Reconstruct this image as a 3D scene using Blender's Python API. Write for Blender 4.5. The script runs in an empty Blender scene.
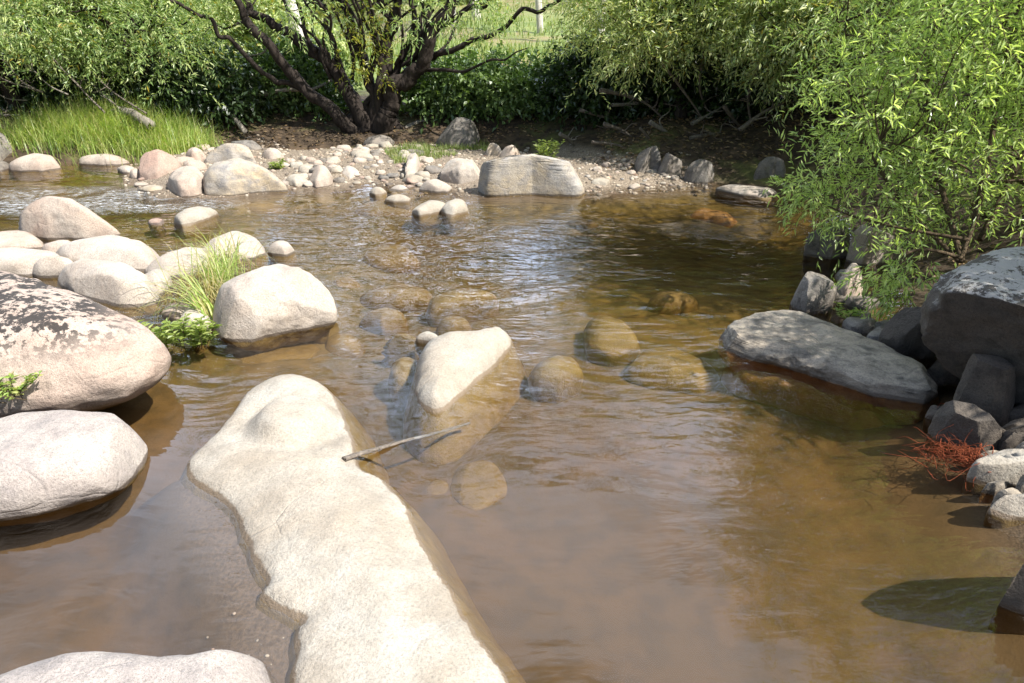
import bpy, bmesh, math, random
import numpy as np
from mathutils import Vector, noise, Matrix
random.seed(7); RNG = np.random.default_rng(7)
R = math.radians
S = bpy.context.scene
COL = S.collection
# ------------------------------------------------------------------ camera
CH, PITCH, F = 1.75, R(25.0), 683.0
cam_d = bpy.data.cameras.new('camera'); cam = bpy.data.objects.new('camera', cam_d); COL.objects.link(cam)
cam.location = (0, 0, CH); cam.rotation_euler = (R(90) - PITCH, 0, 0)
cam_d.sensor_width = 36; cam_d.lens = F * 36 / 1024; cam_d.clip_end = 600; cam_d.clip_start = .05
S.camera = cam
cP, sP = math.cos(PITCH), math.sin(PITCH)

def ray(px, py):
    u = (px - 512) / F; v = (341.5 - py) / F
    return np.array([u, cP + v * sP, -sP + v * cP])

def at(px, py, z=0.0):            # where the sight line meets height z
    d = ray(px, py); t = (z - CH) / d[2]
    return np.array([d[0] * t, d[1] * t, z])

def atY(px, py, Y):               # where the sight line meets distance Y
    d = ray(px, py); t = Y / d[1]
    return np.array([d[0] * t, Y, CH + d[2] * t])

# ------------------------------------------------------------------ objects
def tag(o, label=None, cat=None, group=None, kind=None):
    if label: o['label'] = label
    if cat: o['category'] = cat
    if group: o['group'] = group
    if kind: o['kind'] = kind
    return o

def empty(name, loc):
    o = bpy.data.objects.new(name, None); COL.objects.link(o); o.location = loc
    o.empty_display_size = .1
    return o

def mesh_obj(name, V, faces, mat, origin=None, parent=None, smooth=True):
    """V (n,3) world, faces (m,k) array of one size"""
    V = np.asarray(V, dtype=np.float64); faces = np.asarray(faces, dtype=np.int32)
    org = np.zeros(3) if origin is None else np.asarray(origin, float)
    me = bpy.data.meshes.new(name)
    n, m, k = len(V), len(faces), faces.shape[1]
    me.vertices.add(n); me.vertices.foreach_set('co', (V - org).astype(np.float32).ravel())
    me.loops.add(m * k); me.loops.foreach_set('vertex_index', faces.ravel())
    me.polygons.add(m)
    me.polygons.foreach_set('loop_start', np.arange(0, m * k, k, dtype=np.int32))
    me.polygons.foreach_set('loop_total', np.full(m, k, dtype=np.int32))
    me.polygons.foreach_set('use_smooth', np.full(m, smooth))
    me.update(calc_edges=True)
    me.materials.append(mat)
    o = bpy.data.objects.new(name, me); COL.objects.link(o)
    if parent is not None:
        o.parent = parent; o.location = org - np.array(parent.location)
    else:
        o.location = org
    return o

# ------------------------------------------------------------------ materials
class NT:
    def __init__(s, name):
        s.m = bpy.data.materials.new(name); s.m.use_nodes = True
        s.t = s.m.node_tree; s.t.nodes.clear()
        s.out = s.t.nodes.new('ShaderNodeOutputMaterial')
    def n(s, typ, ins=None, **kw):
        x = s.t.nodes.new(typ)
        for k, v in kw.items(): setattr(x, k, v)
        for k, v in (ins or {}).items(): s.put(x.inputs[k], v)
        return x
    def put(s, sock, v):
        if hasattr(v, 'is_linked') or isinstance(v, bpy.types.NodeSocket): s.t.links.new(v, sock)
        elif isinstance(v, (tuple, list)) and len(v) == 3 and sock.type == 'RGBA': sock.default_value = (*v, 1)
        else: sock.default_value = v
    def pos(s): return s.n('ShaderNodeNewGeometry').outputs['Position']
    def noise(s, vec, scale, detail=4, rough=.55, dist=0.0):
        x = s.n('ShaderNodeTexNoise', {'Vector': vec, 'Scale': scale, 'Detail': detail, 'Roughness': rough, 'Distortion': dist})
        return x.outputs['Fac']
    def ramp(s, fac, stops):
        x = s.n('ShaderNodeValToRGB', {'Fac': fac}); e = x.color_ramp.elements
        while len(e) < len(stops): e.new(.5)
        for i, (p, c) in enumerate(stops):
            e[i].position = p
            e[i].color = (c, c, c, 1) if not isinstance(c, (tuple, list)) else (*c, 1)
        return x.outputs['Color']
    def mix(s, fac, a, b, mode='MIX'):
        x = s.n('ShaderNodeMix', data_type='RGBA', blend_type=mode)
        s.put(x.inputs[0], fac); s.put(x.inputs[6], a); s.put(x.inputs[7], b)
        return x.outputs[2]
    def math(s, op, a, b=0.0, c=None, clamp=False):
        x = s.n('ShaderNodeMath', operation=op); x.use_clamp = clamp
        s.put(x.inputs[0], a); s.put(x.inputs[1], b)
        if c is not None: s.put(x.inputs[2], c)
        return x.outputs[0]
    def rng(s, v, a, b, c=0.0, d=1.0):
        x = s.n('ShaderNodeMapRange', {'Value': v, 'From Min': a, 'From Max': b, 'To Min': c, 'To Max': d})
        x.clamp = True
        return x.outputs[0]
    def sep(s, v):
        x = s.n('ShaderNodeSeparateXYZ', {'Vector': v}); return x.outputs
    def scale(s, v, sc):
        x = s.n('ShaderNodeMapping', {'Vector': v, 'Scale': sc}); return x.outputs[0]
    def bump(s, h, strength, dist, nrm=None):
        ins = {'Height': h, 'Strength': strength, 'Distance': dist}
        if nrm is not None: ins['Normal'] = nrm
        return s.n('ShaderNodeBump', ins).outputs[0]
    def principled(s, col, rough=.8, nrm=None, spec=.5):
        ins = {'Base Color': col, 'Roughness': rough, 'Specular IOR Level': spec}
        if nrm is not None: ins['Normal'] = nrm
        return s.n('ShaderNodeBsdfPrincipled', ins)
    def done(s, sh, vol=None):
        s.t.links.new(sh, s.out.inputs['Surface'])
        if vol is not None: s.t.links.new(vol, s.out.inputs['Volume'])
        return s.m

def rock_mat(name, light, dark, warm, lichen=None, wet=(.07, .05, .035), algae=(.22, .145, .05), stain=.5, streak=0.0, wl=.012, grain=.7):
    k = NT(name); p = k.pos(); xyz = k.sep(p)
    a = k.noise(p, 3.0, 5, .6, .4); b = k.noise(p, 11, 6, .65); c = k.noise(p, 95, 3, .7); d = k.noise(p, 330, 2, .7)
    col = k.mix(k.ramp(a, [(.36, 0), (.66, 1)]), light, warm)
    col = k.mix(k.math('MULTIPLY', k.ramp(b, [(.47, 0), (.72, 1)]), stain), col, dark)
    if streak:
        q = k.noise(k.scale(p, (2.0, 2.0, 14.0)), 1.6, 5, .6, 1.5)
        col = k.mix(k.math('MULTIPLY', k.ramp(q, [(.45, 0), (.62, 1)]), streak), col, dark)
    col = k.mix(.55, col, k.ramp(c, [(.28, .45), (.5, 1.0), (.75, 1.25)]), 'MULTIPLY')
    col = k.mix(grain, col, k.ramp(d, [(.33, .30), (.47, 1.0), (.7, 1.25)]), 'MULTIPLY')
    crack = k.n('ShaderNodeTexVoronoi', {'Vector': k.mix(.12, p, k.n('ShaderNodeTexNoise', {'Vector': p, 'Scale': 4.0}).outputs['Color']), 'Scale': 2.1}, feature='DISTANCE_TO_EDGE').outputs['Distance']
    ck = k.ramp(crack, [(.0, 1), (.012, 0)]); ckm = k.math('MULTIPLY', ck, k.ramp(a, [(.5, 0), (.6, 1)]))
    col = k.mix(k.math('MULTIPLY', ckm, .22), col, dark)
    sp = k.n('ShaderNodeTexVoronoi', {'Vector': p, 'Scale': 34.0, 'Randomness': 1.0}); spm = k.math('MULTIPLY', k.ramp(sp.outputs['Distance'], [(.10, 1), (.17, 0)]), k.ramp(k.noise(p, 5.0, 3, .6), [(.50, 0), (.60, .5)]))
    col = k.mix(spm, col, dark)
    if lichen:
        lc, ls, lt, zlo = lichen
        l = k.noise(p, ls, 8, .72); l2 = k.noise(p, ls * .23, 3, .5)
        lm = k.ramp(k.math('ADD', l, k.math('MULTIPLY', l2, .55)), [(lt, 0), (lt + .035, 1)])
        nz = k.sep(k.n('ShaderNodeNewGeometry').outputs['Normal'])[2]
        lm = k.math('MULTIPLY', k.math('MULTIPLY', lm, k.rng(nz, .15, .5)), k.rng(xyz[2], zlo, zlo + .12))
        col = k.mix(lm, col, lc)
    zz = k.math('ADD', xyz[2], k.math('MULTIPLY_ADD', b, .03, -.015))
    col = k.mix(k.math('MULTIPLY', k.math('MULTIPLY', k.rng(zz, .14, .02), k.ramp(k.noise(p, 6, 6, .7), [(.42, 0), (.62, 1)])), .55), col, warm if max(warm) < .2 else tuple(q * .55 for q in warm))
    wetm = k.rng(zz, wl + .010, wl + .004)
    col = k.mix(k.math('MULTIPLY', wetm, .8), col, wet)
    al = k.mix(k.ramp(b, [(.35, 0), (.7, 1)]), algae, (algae[0] * .6, algae[1] * .58, algae[2] * .6))
    col = k.mix(k.rng(zz, wl - .008, wl - .022), col, al)
    rough = k.math('MULTIPLY_ADD', wetm, -.5, .88)
    h = k.math('ADD', k.math('MULTIPLY', b, .8), k.math('ADD', k.math('MULTIPLY', c, .25), k.math('MULTIPLY', d, .08)))
    h = k.math('SUBTRACT', h, k.math('MULTIPLY', ckm, .15))
    return k.done(k.principled(col, rough, k.bump(h, .75, .026), .35).outputs[0])

M = {}
M['cream'] = rock_mat('cream_granite', (0.452, 0.400, 0.339), (0.242, 0.216, 0.193), (0.404, 0.333, 0.265), stain=.4)
M['cream2'] = rock_mat('pale_worn_granite', (.395, .36, .30), (.245, .21, .165), (.355, .30, .23), stain=.5, wet=(.16, .11, .065), grain=.4)
M['tan'] = rock_mat('tan_granite', (0.440, 0.378, 0.312), (0.230, 0.199, 0.167), (0.423, 0.321, 0.250), stain=.5)
M['pink'] = rock_mat('pinkish_granite', (0.378, 0.292, 0.232), (0.172, 0.138, 0.112), (0.396, 0.267, 0.206), stain=.4)
M['lichen'] = rock_mat('pinkish_granite_black_lichen', (.42, .345, .285), (.22, .175, .14), (.385, .285, .225), lichen=((.042, .035, .03), 23, .765, .30), stain=.6)
M['shelf'] = rock_mat('cream_granite_grey_heart', (0.404, 0.358, 0.311), (0.210, 0.187, 0.173), (0.339, 0.291, 0.257), stain=.75)
M['grey'] = rock_mat('blue_grey_rock', (.40, .37, .33), (.16, .165, .18), (.46, .37, .25), stain=.75, streak=.3)
M['slab'] = rock_mat('grey_brown_slab', (.31, .27, .215), (.055, .05, .044), (.36, .30, .225), stain=.95, streak=.55, algae=(.38, .19, .055))
M['dark'] = rock_mat('shade_darkened_stone', (.085, .073, .060), (.022, .019, .016), (.11, .088, .066), stain=.8)  # stone colour lowered to stand for the shade on the right bank
M['wlichen'] = rock_mat('shade_darkened_rock_white_lichen', (.085, .075, .064), (.026, .023, .02), (.10, .08, .06), lichen=((.33, .31, .28), 34, .75, .46), stain=.7)  # base colour lowered to imitate the shaded front face; pale lichen on top
M['mottled'] = rock_mat('mottled_grey_rock', (.20, .185, .165), (.05, .045, .04), (.24, .2, .16), stain=.9)
M['sunk'] = rock_mat('silty_sunken_stone', (.30, .21, .10), (.16, .11, .05), (.34, .22, .09), stain=.5, algae=(.20, .13, .04))
M['sunkred'] = rock_mat('rusty_sunken_stone', (.36, .18, .06), (.2, .1, .04), (.4, .2, .07), algae=(.46, .24, .075))

def bark_mat(name, a, b, sc=1.0):
    k = NT(name); p = k.pos()
    n1 = k.noise(k.scale(p, (16 * sc, 16 * sc, 3.2 * sc)), 1.0, 6, .7, .6); n2 = k.noise(p, 60 * sc, 3, .6)
    col = k.mix(k.ramp(n1, [(.35, 0), (.68, 1)]), a, b)
    col = k.mix(.4, col, k.ramp(n2, [(.3, .5), (.7, 1.2)]), 'MULTIPLY')
    return k.done(k.principled(col, .9, k.bump(n1, .8, .03), .2).outputs[0])
M['bark'] = bark_mat('dark_willow_bark', (.016, .012, .010), (.058, .045, .036))
M['twig'] = bark_mat('brown_twig_bark', (.05, .035, .02), (.16, .115, .07), 3)
M['deadwood'] = bark_mat('grey_dead_wood', (.16, .14, .115), (.36, .32, .26), 2)
M['darkdead'] = bark_mat('dark_dead_wood', (.12, .10, .08), (.28, .235, .19), 2)  # darker tone of the dead wood, also on the driftwood
M['gum'] = bark_mat('white_gum_bark', (.66, .63, .56), (.42, .37, .31), .4)
M['redroot'] = bark_mat('red_root_bark', (.24, .055, .022), (.40, .11, .045), 5)

def leaf_mat(name, cols, trans=.38, gloss=.4, yellow=None):
    k = NT(name); g = k.n('ShaderNodeNewGeometry')
    r = g.outputs['Random Per Island']; n = len(cols)
    stops = [(i / max(1, n - 1), c) for i, c in enumerate(cols)]
    if yellow: stops = [(s * .965, c) for s, c in stops] + [(.975, yellow)]
    col = k.ramp(r, stops)
    big = k.noise(g.outputs['Position'], .9, 3, .5)
    col = k.mix(.6, col, k.ramp(big, [(.3, (.72, .8, .7)), (.7, (1.25, 1.18, 1.05))]), 'MULTIPLY')
    b = k.principled(col, gloss, None, .8)
    t = k.n('ShaderNodeBsdfTranslucent', {'Color': k.mix(1.0, col, (1.25, 1.35, .55), 'MULTIPLY')})
    mx = k.n('ShaderNodeMixShader', {0: trans}); k.t.links.new(b.outputs[0], mx.inputs[1]); k.t.links.new(t.outputs[0], mx.inputs[2])
    return k.done(mx.outputs[0])
M['leaf_near'] = leaf_mat('fresh_willow_leaf', [(0.244, 0.335, 0.125), (0.392, 0.498, 0.202), (0.539, 0.632, 0.292), (0.686, 0.752, 0.432)], .5, .32)
M['leaf_left'] = leaf_mat('river_willow_leaf', [(0.146, 0.235, 0.084), (0.243, 0.349, 0.121), (0.388, 0.467, 0.185), (0.516, 0.559, 0.279)], .4, .45, (.34, .27, .03))
M['leaf_back'] = leaf_mat('pale_willow_leaf', [(0.186, 0.262, 0.110), (0.310, 0.386, 0.169), (0.466, 0.510, 0.250), (0.622, 0.623, 0.378)], .4, .42, (.34, .27, .05))
M['leaf_yell'] = leaf_mat('yellowing_willow_leaf', [(0.117, 0.169, 0.026), (0.208, 0.247, 0.039), (0.312, 0.312, 0.052), (0.416, 0.351, 0.052)], .45, .4)
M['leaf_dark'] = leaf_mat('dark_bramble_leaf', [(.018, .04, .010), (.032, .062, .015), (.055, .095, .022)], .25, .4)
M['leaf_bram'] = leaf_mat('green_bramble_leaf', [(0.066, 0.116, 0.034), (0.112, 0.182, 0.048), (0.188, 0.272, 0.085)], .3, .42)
M['leaf_gum'] = leaf_mat('gum_leaf', [(0.078, 0.104, 0.046), (0.117, 0.143, 0.065), (0.169, 0.182, 0.091)], .3, .45)
M['grass'] = leaf_mat('river_grass_blade', [(0.166, 0.272, 0.058), (0.272, 0.399, 0.090), (0.409, 0.510, 0.142), (0.526, 0.528, 0.232), (.40, .36, .18)], .45, .45)
M['straw'] = leaf_mat('dry_grass_blade', [(.42, .34, .17), (.36, .3, .12), (.2, .25, .05)], .35, .5)
M['weed'] = leaf_mat('lime_weed_leaf', [(.19, .26, .055), (.26, .33, .08), (.32, .37, .12)], .4, .5)
M['meadow'] = leaf_mat('meadow_leaf', [(.10, .165, .03), (.17, .235, .05), (.24, .29, .08), (.3, .29, .11)], .35, .6)
M['litter'] = leaf_mat('dead_leaf', [(.10, .06, .03), (.18, .11, .05), (.25, .17, .08)], .1, .7)

k_ = NT('mixed_pebbles'); M['pebble'] = k_.done(k_.principled(k_.ramp(k_.n('ShaderNodeNewGeometry').outputs['Random Per Island'], [(0, (.09, .08, .07)), (.3, (.20, .16, .12)), (.55, (.33, .27, .2)), (.8, (.42, .37, .3)), (1, (.26, .17, .12))]), .85, None, .3).outputs[0])
# ground: silty bed under water, dark soil on the banks, pasture on the hill
def ground_mat():
    k = NT('riverbed_and_bank_soil'); p = k.pos(); x = k.sep(p)
    a = k.noise(p, 1.3, 5, .6, .5); b = k.noise(p, 9, 5, .6); c = k.noise(p, 70, 3, .7)
    bed = k.mix(k.ramp(a, [(.35, 0), (.65, 1)]), (.125, .075, .032), (.082, .052, .018))
    bed = k.mix(k.math('MULTIPLY', k.ramp(b, [(.45, 0), (.62, 1)]), .6), bed, (.06, .04, .016))
    bed = k.mix(k.rng(x[1], 3.0, 5.0), bed, k.mix(k.ramp(b, [(.35, 0), (.68, 1)]), (.175, .125, .042), (.06, .048, .018)))
    bed = k.mix(k.rng(x[2], -.09, -.02), bed, k.mix(k.ramp(c, [(.4, 0), (.6, 1)]), (.085, .057, .034), (.125, .083, .05)))
    soil = k.mix(k.ramp(b, [(.35, 0), (.65, 1)]), (.035, .025, .017), (.10, .07, .043))
    soil = k.mix(k.ramp(a, [(.50, 0), (.62, 1)]), soil, (.12, .12, .04))
    grav = k.mix(k.ramp(c, [(.38, 0), (.6, 1)]), (.11, .085, .06), (.30, .245, .185))
    isl = k.math('MULTIPLY', k.math('MULTIPLY', k.rng(x[1], 10.35, 10.0), k.rng(x[1], 6.5, 7.0)), k.math('MULTIPLY', k.rng(x[0], 2.6, 1.9), k.rng(x[0], -5.6, -5.0)))
    isl = k.math('MULTIPLY', isl, k.rng(x[2], .20, .14))
    soil = k.mix(isl, soil, grav)
    past = k.mix(k.ramp(a, [(.35, 0), (.62, 1)]), (.11, .165, .035), (.20, .235, .07))
    past = k.mix(k.ramp(k.noise(p, .28, 4, .6), [(.52, 0), (.68, 1)]), past, (.27, .20, .11))
    past = k.mix(k.rng(x[1], 24, 40), past, k.mix(k.ramp(k.noise(p, .5, 5, .7), [(.4, 0), (.6, 1)]), (.16, .15, .05), (.30, .21, .13)))
    land = k.mix(k.rng(k.math('ADD', x[1], k.math('MULTIPLY', a, 2.0)), 14.0, 15.5), soil, past)
    col = k.mix(k.rng(x[2], -.01, .02), bed, land)
    wet = k.rng(x[2], .05, .0)
    col = k.mix(k.rng(x[2], -.06, .0, .12, .6), col, k.ramp(c, [(.3, .6), (.7, 1.25)]), 'MULTIPLY')
    h = k.math('ADD', b, k.math('MULTIPLY', c, .35))
    return k.done(k.principled(col, k.math('MULTIPLY_ADD', wet, -.3, .95), k.bump(h, k.rng(x[2], -.06, .0, .2, .7), .03), .25).outputs[0])
M['ground'] = ground_mat()

def water_mat():
    k = NT('clear_tea_water'); p = k.pos(); x = k.sep(p)
    warp = k.n('ShaderNodeTexNoise', {'Vector': p, 'Scale': .7, 'Detail': 2.0}).outputs['Color']
    q = k.n('ShaderNodeVectorMath', {0: p, 1: k.n('ShaderNodeVectorMath', {0: warp, 'Scale': .7}, operation='SCALE').outputs[0]}, operation='ADD').outputs[0]
    w1 = k.noise(k.scale(q, (.8, 2.0, 1)), 3.0, 2, .45)
    w2 = k.noise(k.scale(q, (.8, 2.2, 1)), 8.0, 2, .5, .3)
    patch = k.ramp(k.noise(p, .55, 3, .5), [(.34, .25), (.62, 1.0)])
    far = k.rng(x[1], 2.4, 5.4, .30, .80)
    amp = k.math('MULTIPLY', patch, far)
    def spot(px, py, sx, sy):
        c = at(px, py)
        dx = k.math('DIVIDE', k.math('SUBTRACT', x[0], float(c[0])), sx); dy = k.math('DIVIDE', k.math('SUBTRACT', x[1], float(c[1])), sy)
        d2 = k.math('ADD', k.math('MULTIPLY', dx, dx), k.math('MULTIPLY', dy, dy))
        return k.rng(d2, 1.0, .1)
    rifl = k.math('MAXIMUM', spot(60, 200, 2.0, .75), spot(165, 205, .9, .35))
    rif = k.math('MAXIMUM', rifl, k.math('MULTIPLY', k.math('MAXIMUM', spot(735, 230, .8, .4), spot(840, 255, .4, .3)), .55))
    calm = k.math('SUBTRACT', 1.0, k.math('MULTIPLY', k.math('MAXIMUM', spot(120, 560, 1.5, 1.1), spot(560, 640, 1.6, .7)), .7))
    h = k.math('ADD', k.math('MULTIPLY', w1, 1.0), k.math('MULTIPLY', w2, .34))
    h = k.math('MULTIPLY', k.math('MULTIPLY', h, amp), calm)
    w4 = k.noise(k.scale(q, (.7, 1.8, 1)), 11.0, 3, .6, 1.2)
    h = k.math('ADD', h, k.math('MULTIPLY', k.math('MULTIPLY', w4, rif), .9))
    nrm = k.bump(h, 1.0, .048)
    tr = k.n('ShaderNodeBsdfTransparent', {'Color': (.97, .98, .97)})
    gl = k.n('ShaderNodeBsdfGlossy', {'Color': (1, 1, 1), 'Roughness': .0, 'Normal': nrm})
    fr = k.n('ShaderNodeFresnel', {'IOR': 1.34, 'Normal': nrm})
    mx = k.n('ShaderNodeMixShader', {0: fr.outputs[0]}); k.t.links.new(tr.outputs[0], mx.inputs[1]); k.t.links.new(gl.outputs[0], mx.inputs[2])
    foam_n = k.math('MULTIPLY', k.ramp(k.noise(k.scale(q, (.6, 2.6, 1)), 15, 6, .72, 1.6), [(.51, 0), (.60, 1)]), k.ramp(k.noise(q, 2.6, 2, .5), [(.36, 0), (.5, 1)]))
    foam = k.math('MULTIPLY', foam_n, k.math('MULTIPLY', rifl, .7))
    fd = k.n('ShaderNodeBsdfDiffuse', {'Color': (.75, .78, .8)})
    mx2 = k.n('ShaderNodeMixShader', {0: foam}); k.t.links.new(mx.outputs[0], mx2.inputs[1]); k.t.links.new(fd.outputs[0], mx2.inputs[2])
    va = k.n('ShaderNodeVolumeAbsorption', {'Color': (.75, .60, .28), 'Density': 1.7})
    vs_ = k.n('ShaderNodeVolumeScatter', {'Color': (.80, .52, .24), 'Density': .10, 'Anisotropy': .2})
    vol = k.n('ShaderNodeAddShader'); k.t.links.new(va.outputs[0], vol.inputs[0]); k.t.links.new(vs_.outputs[0], vol.inputs[1])
    return k.done(mx2.outputs[0], vol.outputs[0])
M['water'] = water_mat()

# ------------------------------------------------------------------ terrain
def sdf_poly(P, poly):
    """signed distance, positive inside; P (n,2)"""
    poly = np.asarray(poly, float); n = len(poly)
    d = np.full(len(P), 1e9); ins = np.zeros(len(P), bool)
    for i in range(n):
        a, b = poly[i], poly[(i + 1) % n]; e = b - a; w = P - a
        t = np.clip((w @ e) / max(1e-12, e @ e), 0, 1)
        d = np.minimum(d, np.hypot(*(w - t[:, None] * e).T))
        c = ((a[1] > P[:, 1]) != (b[1] > P[:, 1]))
        with np.errstate(divide='ignore', invalid='ignore'):
            xx = (b[0] - a[0]) * (P[:, 1] - a[1]) / (b[1] - a[1]) + a[0]
        ins ^= c & (P[:, 0] < xx)
    return np.where(ins, d, -d)

def smooth(a, b, x):
    t = np.clip((x - a) / (b - a), 0, 1); return t * t * (3 - 2 * t)

def fbm(P, sc, octv=4, seed=0):
    o = Vector((seed * 17.3, seed * 5.1, seed * 9.7))
    return np.array([noise.fractal(Vector(p) * sc + o, .8, 2.1, octv) for p in P])

WATER = [(1.3, -4), (1.75, 1.2), (1.95, 2.0), (2.15, 2.7), (2.6, 3.6), (2.9, 5.0), (3.1, 6.0), (3.5, 7.2), (3.3, 7.9), (2.3, 8.35), (1.3, 8.5),
         (.9, 9.3), (.3, 10.2), (-1.2, 10.55), (-3.2, 10.8), (-4.4, 10.5), (-5.0, 9.75), (-7, 9.5), (-10, 9.7), (-16, 10), (-16, -4)]
ISLAND = [tuple(at(x, y)[:2]) for x, y in [(132, 184), (165, 196), (230, 196), (290, 188), (345, 186), (372, 182), (440, 189), (476, 194), (590, 192), (640, 190),
                                             (700, 184), (700, 176), (600, 165), (520, 153), (400, 149), (300, 152), (250, 146), (205, 150), (140, 162)]]
SHALLOW = [tuple(at(x, y)[:2]) for x, y in [(215, 462), (176, 474), (180, 505), (200, 545), (222, 600), (240, 650), (285, 740), (330, 690), (325, 600), (290, 540), (262, 500)]]
def ground_z(P):
    P = np.asarray(P, float)
    n1 = np.array([noise.fractal(Vector((p[0] * .7, p[1] * .7, 3.1)), .9, 2, 4) for p in P])
    d = sdf_poly(P, WATER)
    deep = .25 + .06 * n1 + .75 * np.exp(-((((P[:, 0] - 1.7) + .3 * (P[:, 1] - 5.0)) / 1.25) ** 2 + (((P[:, 1] - 5.0) + .5 * (P[:, 0] - 1.7)) / .6) ** 2))
    deep = deep * (1 - .5 * np.maximum(smooth(-.9, -1.5, P[:, 0]) * smooth(3.0, 3.8, P[:, 1]), smooth(6.2, 7.2, P[:, 1])))
    z_in = -np.minimum(deep, .02 + .42 * np.maximum(d, 0) * (1 + .3 * n1))
    z_out = np.minimum(.35 * np.maximum(-d, 0), .42 + .05 * np.maximum(-d, 0)) + .05 * n1
    z = np.where(d > 0, z_in, z_out)
    di = sdf_poly(P, ISLAND)
    zi = -.3 + .3 * smooth(-1.0, 0, di) + .10 * smooth(0, .5, di) + .02 * n1
    z = np.where(d > 0, np.maximum(z, zi), z)
    ds = sdf_poly(P, SHALLOW)
    z = np.where(d > 0, np.maximum(z, -.25 + .232 * smooth(-.34, .06, ds) + .015 * n1), z)
    y = P[:, 1]
    hill = .043 * np.maximum(y - 14.5, 0) + .0006 * np.maximum(y - 14.5, 0) ** 2
    z = z + hill * (1 + .12 * n1) * (y > 11)
    rb = np.maximum(P[:, 0] - 3.4, 0) * (y < 12)
    z = z + np.minimum(rb * .22, 1.2)
    return z

def make_ground():
    xs = np.concatenate([np.linspace(-60, -14, 16)[:-1], np.linspace(-14, -6, 50)[:-1], np.linspace(-6, 5, 200)[:-1], np.linspace(5, 12, 40)[:-1], np.linspace(12, 60, 16)])
    ys = np.concatenate([np.linspace(-8, .5, 20)[:-1], np.linspace(.5, 12, 210)[:-1], np.linspace(12, 20, 40)[:-1], np.linspace(20, 120, 40)])
    X, Y = np.meshgrid(xs, ys); P = np.stack([X.ravel(), Y.ravel()], 1)
    z = ground_z(P); nx, ny = len(xs), len(ys)
    i = np.arange(nx * ny).reshape(ny, nx)
    f = np.stack([i[:-1, :-1].ravel(), i[:-1, 1:].ravel(), i[1:, 1:].ravel(), i[1:, :-1].ravel()], 1)
    o = mesh_obj('ground', np.column_stack([P, z]), f, M['ground']); tag(o, kind='structure')
make_ground()
def gz(x, y): return float(ground_z(np.array([[x, y]]))[0])

def make_water():
    bm = bmesh.new()
    xs, ys = (-26, 14), (-7.5, 13.5)
    v = [bm.verts.new((x, y, z)) for z in (-1.6, 0) for x, y in ((xs[0], ys[0]), (xs[1], ys[0]), (xs[1], ys[1]), (xs[0], ys[1]))]
    bm.faces.new(v[3::-1]); bm.faces.new(v[4:])
    for a in range(4):
        b = (a + 1) % 4; bm.faces.new((v[a], v[b], v[4 + b], v[4 + a]))
    me = bpy.data.meshes.new('river_water'); bm.to_mesh(me); bm.free(); me.materials.append(M['water'])
    o = bpy.data.objects.new('river_water', me); COL.objects.link(o); tag(o, kind='structure')
make_water()

# ------------------------------------------------------------------ rocks
ICO = {}
def ico(n):
    if n not in ICO:
        bm = bmesh.new(); bmesh.ops.create_icosphere(bm, subdivisions=n, radius=1)
        ICO[n] = (np.array([v.co[:] for v in bm.verts]), np.array([[v.index for v in f.verts] for f in bm.faces])); bm.free()
    return ICO[n]

def rock_shape(rad, H, D, e=.85, eb=1.0, zmid=0.0, amp=.06, seed=0, cuts=0, sub=4, tilt=(0, 0), lean=(0, 0), cutr=(.70, .9), planes=()):
    """rad: function angle->radius; returns local verts, faces"""
    N, Fc = ico(sub)
    ph = np.arcsin(np.clip(N[:, 2], -1, 1)); th = np.arctan2(N[:, 1], N[:, 0])
    r = rad(th); c = np.cos(ph); s = np.sin(ph)
    up = s >= 0
    rho = np.where(up, np.abs(c) ** e, np.abs(c) ** eb)
    z = np.where(up, H * np.abs(s) ** min(1, e + .25), -D * np.abs(s) ** eb)
    V = np.column_stack([r * rho * np.cos(th), r * rho * np.sin(th), z])
    V[:, 0] += V[:, 2] * lean[0]; V[:, 1] += V[:, 2] * lean[1]
    size = float(np.mean(r))
    nn = V / (np.linalg.norm(V, axis=1)[:, None] + 1e-9)
    V = V + nn * (fbm(V, 1.1 / size, 3, seed) * amp * size + fbm(V, 3.6 / size, 4, seed + 31) * amp * .42 * size)[:, None]
    rs = np.random.default_rng(seed + 5)
    for _ in range(7 if not cuts else 2):          # water-worn flats
        n = rs.normal(size=3); n[2] = abs(n[2]) * .7; n /= np.linalg.norm(n); dd = V @ n; t = dd.max() * rs.uniform(.78, .94)
        V = V - np.maximum(dd - t, 0)[:, None] * n * .7
    for _ in range(cuts):
        n = rs.normal(size=3); n[2] = abs(n[2]) * .8; n /= np.linalg.norm(n)
        dd = V @ n; t = dd.max() * rs.uniform(*cutr)
        V = V - np.maximum(dd - t, 0)[:, None] * n * .94
    for n, fr in planes:
        n = np.array(n, float); n /= np.linalg.norm(n); dd = V @ n; t = dd.max() * fr
        V = V - np.maximum(dd - t, 0)[:, None] * n * .96
    if cuts or planes: V = V + nn * (fbm(V, 7.0 / size, 4, seed + 77) * .018 * size)[:, None]
    V[:, 2] += zmid + V[:, 0] * tilt[0] + V[:, 1] * tilt[1]
    return V, Fc

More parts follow.
